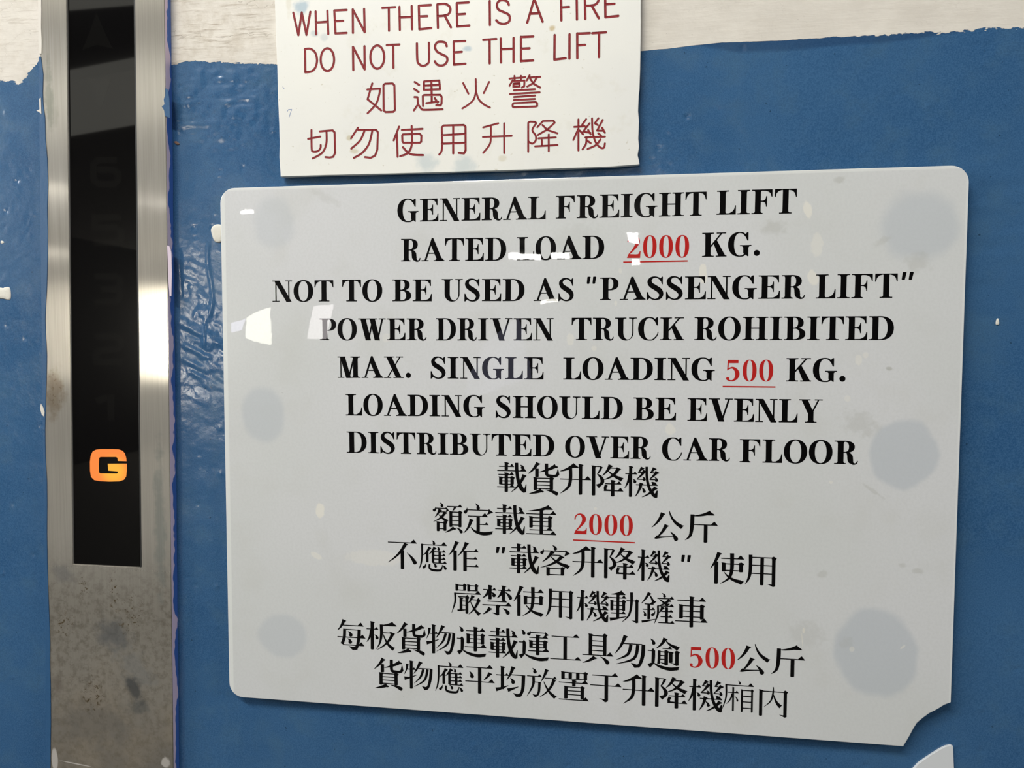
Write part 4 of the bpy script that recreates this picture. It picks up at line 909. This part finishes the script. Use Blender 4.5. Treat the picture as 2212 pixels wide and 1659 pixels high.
GP = pts('800 628 900 628 945 630 975 640 995 662 1006 700 1008 724 938 722 935 697 925 690 800 690 790 697 786 755 788 813 800 821 930 822 938 817 936 805 862 799 858 744 1011 743 1010 800 1005 845 988 871 950 884 870 886 800 883 750 874 724 848 717 800 716 730 722 680 738 646 765 632')
g_ = px_poly('lit_letter', GP, SY - 0.00012, tg.m, strip, sc=3.687, ox=0, oy=800); g_['label'] = 'glowing orange letter G'
# unlit numerals and arrows: 6 5 3 2 1
def seg(name, st, Y=None, w=14, lab=None):
    """heavy square numeral drawn from wide ribbons, pixels of the photograph"""
    g = bmesh.new(); k = 0
    for P in st:
        Y = SY - 0.00002 - k * 3e-6; k += 1
        n = len(P); L, Rr = [], []
        for i, (x, y) in enumerate(P):
            a = P[max(0, i - 1)]; b = P[min(n - 1, i + 1)]
            d1 = (x - a[0], y - a[1]) if i else (b[0] - x, b[1] - y); d2 = (b[0] - x, b[1] - y) if i < n - 1 else d1
            l1 = math.hypot(*d1) or 1; l2 = math.hypot(*d2) or 1; tx_, ty_ = d1[0] / l1 + d2[0] / l2, d1[1] / l1 + d2[1] / l2; l = math.hypot(tx_, ty_) or 1
            nx, ny = -ty_ / l, tx_ / l; c = max(.4, nx * (-d1[1] / l1) + ny * (d1[0] / l1)); q = w / 2 / c
            p1 = at(x + nx * q, y + ny * q, Y); p2 = at(x - nx * q, y - ny * q, Y)
            L.append(g.verts.new((p1[0], Y, p1[1]))); Rr.append(g.verts.new((p2[0], Y, p2[1])))
        for i in range(n - 1): g.faces.new((L[i], L[i + 1], Rr[i + 1], Rr[i]))
    for f_ in g.faces:
        f_.normal_update()
        if f_.normal.y > 0: f_.normal_flip()
    me = bpy.data.meshes.new(name); g.to_mesh(me); g.free()
    o = link(name, me, M_ghost, None); o.parent = strip; o.matrix_parent_inverse = Matrix.Identity(4)
seg('numeral', [pts('252 346 212 346 202 356 202 388 212 398 246 398 256 388 256 375 246 367 209.5 367')])
seg('numeral', [pts('262 470 205 470 205 492 250 492 262 500 262 516 250 525 202 525')])
seg('numeral', [pts('204 597 250 597 260 605 260 615 252 618.5'), pts('218 625 250 625 260 632 260 644 250 652 204 652')])
seg('numeral', [pts('206 727 252 727 262 736 262 746 252 754 216 758 207 766 207 782 266 782')])
seg('numeral', [pts('240 852 240 908'), pts('208 868 232.4 857')], w=15)
px_poly('up_arrow', pts('208 28 222 60 240 98 246 106 210 97 178 108 190 78'), SY - 0.00002, M_ghost, strip)
px_poly('down_arrow', pts('218 236 205 205 192 168 216 174 242 166 232 196'), SY - 0.00002, M_ghost, strip)

# blue wall paint lapping over the left edge of the cover, and chips on its right side
def film(name, P, Y, m, parent, th=0.0003, label=None):
    o = slab(name, [at(x, y, Y) for x, y in P], Y, Y + th, m, parent, 0.0001, 1)
    if label: o['label'] = label
    return o
lap = [(70, 128), (80, 138), (88, 122), (93, 160), (92, 200), (93, 225), (97, 255), (98, 300), (102, 345), (103.5, 400), (102, 450), (103, 500), (102.5, 560), (101, 620), (99, 655), (97.5, 690), (99, 730), (101, 770), (100, 820), (98.5, 870), (97, 930), (98, 985), (101, 1040), (101.5, 1090), (101, 1150), (102, 1215), (103.5, 1270),
       (106, 1330), (108, 1390), (107.5, 1430), (109, 1480), (109.5, 1560), (109, 1600), (108.5, 1670), (109, 1760), (84, 1760), (80, 1400), (75, 900), (70, 400)]
def lap_film(edge, m, label):
    Y = FYF - 0.00035; P = [at(x, y, Y) for x, y in edge]
    P += [(lean_x(xL, z_) - 0.0004, z_) for z_ in (P[-1][1], P[0][1])]
    o = slab('paint_lap', P, Y, Y + 0.0006, m, ind, 0.0001, 1); o['label'] = label
lap_film([p for p in lap if p[0] > 86], M_blue, 'blue wall paint lapping over the left steel edge')
lap_film([(88.5, -120), (88.5, -20), (89, 20), (88.5, 60), (90, 90), (89.5, 116)], M_white, 'cream wall paint lapping over the left steel edge')
film('paint_chip', [(357, 190), (363, 194), (366, 215), (367, 255), (356, 251), (354, 238), (349, 230), (355, 225), (353, 215), (357, 205)], FYF - 0.0001, M_blue, ind, 0.0002, 'blue paint chip on the right steel edge')
film('paint_chip', [(84, 213), (88, 211), (89, 246), (85, 243), (78, 239), (85, 236)], FYF - 0.0006, M_white, ind, 0.0003, 'white chip at the left steel edge')
film('paint_chip', [(88, 872), (93, 880), (96, 890), (95, 900), (90, 896), (86, 882)], FYF - 0.0006, M_white, ind, 0.0003, 'white chip at the left steel edge')
film('paint_chip', [(360.5, 530), (366, 532), (370, 545), (371, 590), (370, 640), (366, 640), (363, 600), (362, 560)], FYF - 0.00012, mat_plain('lilac_primer', (0.60, 0.50, 0.60), 0.35), ind, 0.0002, 'lilac primer chip on the right steel edge')

# ------------------------------------------------------------------ drops of cream paint on the blue wall
M_rust = mat_plain('rusty_chip', (0.16, 0.09, 0.06), 0.7)
def drop(P, label, th=0.0007, m=None):
    Q = catmull([at(x, y, WALLY) for x, y in P], 5, True)
    cx = sum(q[0] for q in Q) / len(Q); cz = sum(q[1] for q in Q) / len(Q)
    bm = bmesh.new(); rings = []
    for s_, yy in ((1.0, 0.0006), (0.96, -th * .6), (0.82, -th), (0.4, -th * 1.1)):
        rings.append([bm.verts.new((cx + (x - cx) * s_, WALLY + yy, cz + (z - cz) * s_)) for x, z in Q])
    n = len(Q)
    for a, b in zip(rings, rings[1:]):
        for i in range(n): bm.faces.new((a[i], a[(i + 1) % n], b[(i + 1) % n], b[i]))
    bm.faces.new(rings[-1])
    o = link('paint_drop', finish(bm, 'paint_drop', True), m or M_dab); o.parent = wall
    o['label'] = label
drop([(456, 497), (462, 487), (472, 484), (484, 489), (486, 505), (482, 521), (471, 525), (462, 519)], 'cream paint drop at the left edge of the big sign')
drop([(-14, 624), (0, 621), (8, 622), (12, 620), (22, 621), (25, 634), (24, 646), (19, 649), (8, 646), (-6, 646), (-16, 640)], 'cream paint drop left of the indicator')
drop([(3, 520), (8, 521), (10, 524), (6, 527), (2, 525)], 'small white speck left of the indicator', 0.0004)
drop([(2153, 690), (2156, 688), (2158, 696), (2157, 701), (2152, 702), (2151, 697)], 'tiny cream drip right of the big sign', 0.0004)
drop([(376, 307), (381, 305), (388, 311), (382, 313)], 'small rusty chip beside the right steel edge', 0.0002, M_rust)

# ------------------------------------------------------------------ hall lights and added glows behind the photographer (seen mirrored in the sign)
def mirror(px, py, D):
    """world point at depth D in the hall that the sign's face mirrors at pixel px, py"""
    d = RM @ np.array([(px - 1106) / FPX, 1.0, (829.5 - py) / FPX]); t = -CAM[1] / d[1]; p = CAM + t * d
    k = D / d[1]; return p[0] + d[0] * k, -D, p[2] + d[2] * k
def tube(px, py, D, L, th=0.03, label='ceiling tube lamp', m=None):
    x, y, z = mirror(px, py, D)
    t_ = empty('tube_lamp', (x, y, z)); tag(t_, label, 'lamp')
    bm = bmesh.new(); box_bm(bm, x - L / 2 - .05, x + L / 2 + .05, y - .05, y + .05, z + th * .8, z + th * .8 + .05); link('lamp_body', finish(bm, 'lamp_body'), M_paint2, t_)
    bm = bmesh.new(); bmesh.ops.create_cone(bm, cap_ends=True, segments=12, radius1=th, radius2=th, depth=L, matrix=Matrix.Translation((x, y, z)) @ Matrix.Rotation(math.pi / 2, 4, 'Y'))
    link('tube', finish(bm, 'tube'), m or M_tube, t_)
tube(528, 452, 6.4, 0.15, 0.016, 'short tube lamp at the far left of the hall ceiling')
tube(1126, 552, 9.0, 0.42, 0.04, 'tube lamp in the middle of the hall, nearer pair left')
tube(1213, 545, 9.0, 0.30, 0.035, 'tube lamp in the middle of the hall, nearer pair right')
tube(1368, 517, 8.0, 0.12, 0.06, 'stubby lamp right of the middle pair')
tube(1365, 573, 8.5, 0.10, 0.035, 'stubby small lamp right of the middle pair, the lower one')
def bright_pane(n, P, D, m):
    bm = bmesh.new(); vs = [bm.verts.new(mirror(x, y, D)) for x, y in P]; bm.faces.new(vs)
    r_ = bmesh.ops.extrude_face_region(bm, geom=bm.faces[:]); bmesh.ops.translate(bm, verts=[v for v in r_['geom'] if isinstance(v, bmesh.types.BMVert)], vec=(0, -0.04, 0))
    tag(link('bright_pane_%d' % n, finish(bm, 'bright_pane'), m), kind='structure')
def panel(P, label):
    bm = bmesh.new(); vs = []
    for px, py in P:
        d = RM @ np.array([(px - 1106) / FPX, 1.0, (829.5 - py) / FPX]); t = -CAM[1] / d[1]; p = CAM + t * d; q = (2.93 - p[2]) / d[2]
        vs.append(bm.verts.new((p[0] + d[0] * q, -d[1] * q, 2.93)))
    f_ = bm.faces.new(vs); r_ = bmesh.ops.extrude_face_region(bm, geom=[f_]); bmesh.ops.translate(bm, verts=[v for v in r_['geom'] if isinstance(v, bmesh.types.BMVert)], vec=(0, 0, 0.06))
    tag(link('ceiling_glow_patch', finish(bm, 'ceiling_glow_patch'), M_panel), label, 'lamp')
M_tube2 = emit('dim_tube', (1.0, 0.96, 0.86), 20)
M_panel = emit('ceiling_bounce_glow', (1.0, 0.98, 0.86), 0.95)  # bounced light on the pale ceiling, put in as an added glow
panel([(-40, -190), (560, -260), (560, -12), (-40, 38)], 'broad pale ceiling patch with added glow nearest the lift wall')
panel([(-40, 212), (560, 100), (560, 222), (-40, 328)], 'broad pale ceiling patch with added glow farther from the lift wall')
for px_, py_, D_ in ((-170, 396, 4.4), (-170, 536, 5.0)):
    tube(px_, py_, D_, 1.5, 0.02, 'long tube lamp over the far left of the hall, the %s one' % ('nearer' if D_ < 4.8 else 'farther'), M_tube2)
tube(1190, 655, 9.0, 0.22, 0.02, 'short low tube lamp beneath the middle pair', M_tube2)
M_day = emit('daylight_pane', (1.0, 0.99, 0.84), 11); M_pink = emit('pinkish_daylight_pane', (1.0, 0.93, 0.93), 7); M_warm = emit('warm_daylight_pane', (1.0, 0.93, 0.78), 36)
M_lav = emit('lavender_glow', (0.72, 0.72, 1.0), 1.0)
bright_pane(1, [(532, 676), (583, 668), (577, 742), (534, 728)], 10.4, M_day)
bright_pane(2, [(487, 688), (527, 680), (522, 708), (490, 714)], 10.4, M_day2)
bright_pane(3, [(670, 656), (716, 652), (706, 730), (660, 730)], 10.4, M_pink)
bright_pane(4, [(320, 585), (462, 650), (462, 828), (340, 790)], 10.4, M_warm)
bright_pane(5, [(1050, 742), (1122, 690), (1150, 825), (1010, 850)], 10.4, M_lav)  # added faint glow for a bluish patch mirrored in the sign, no known window
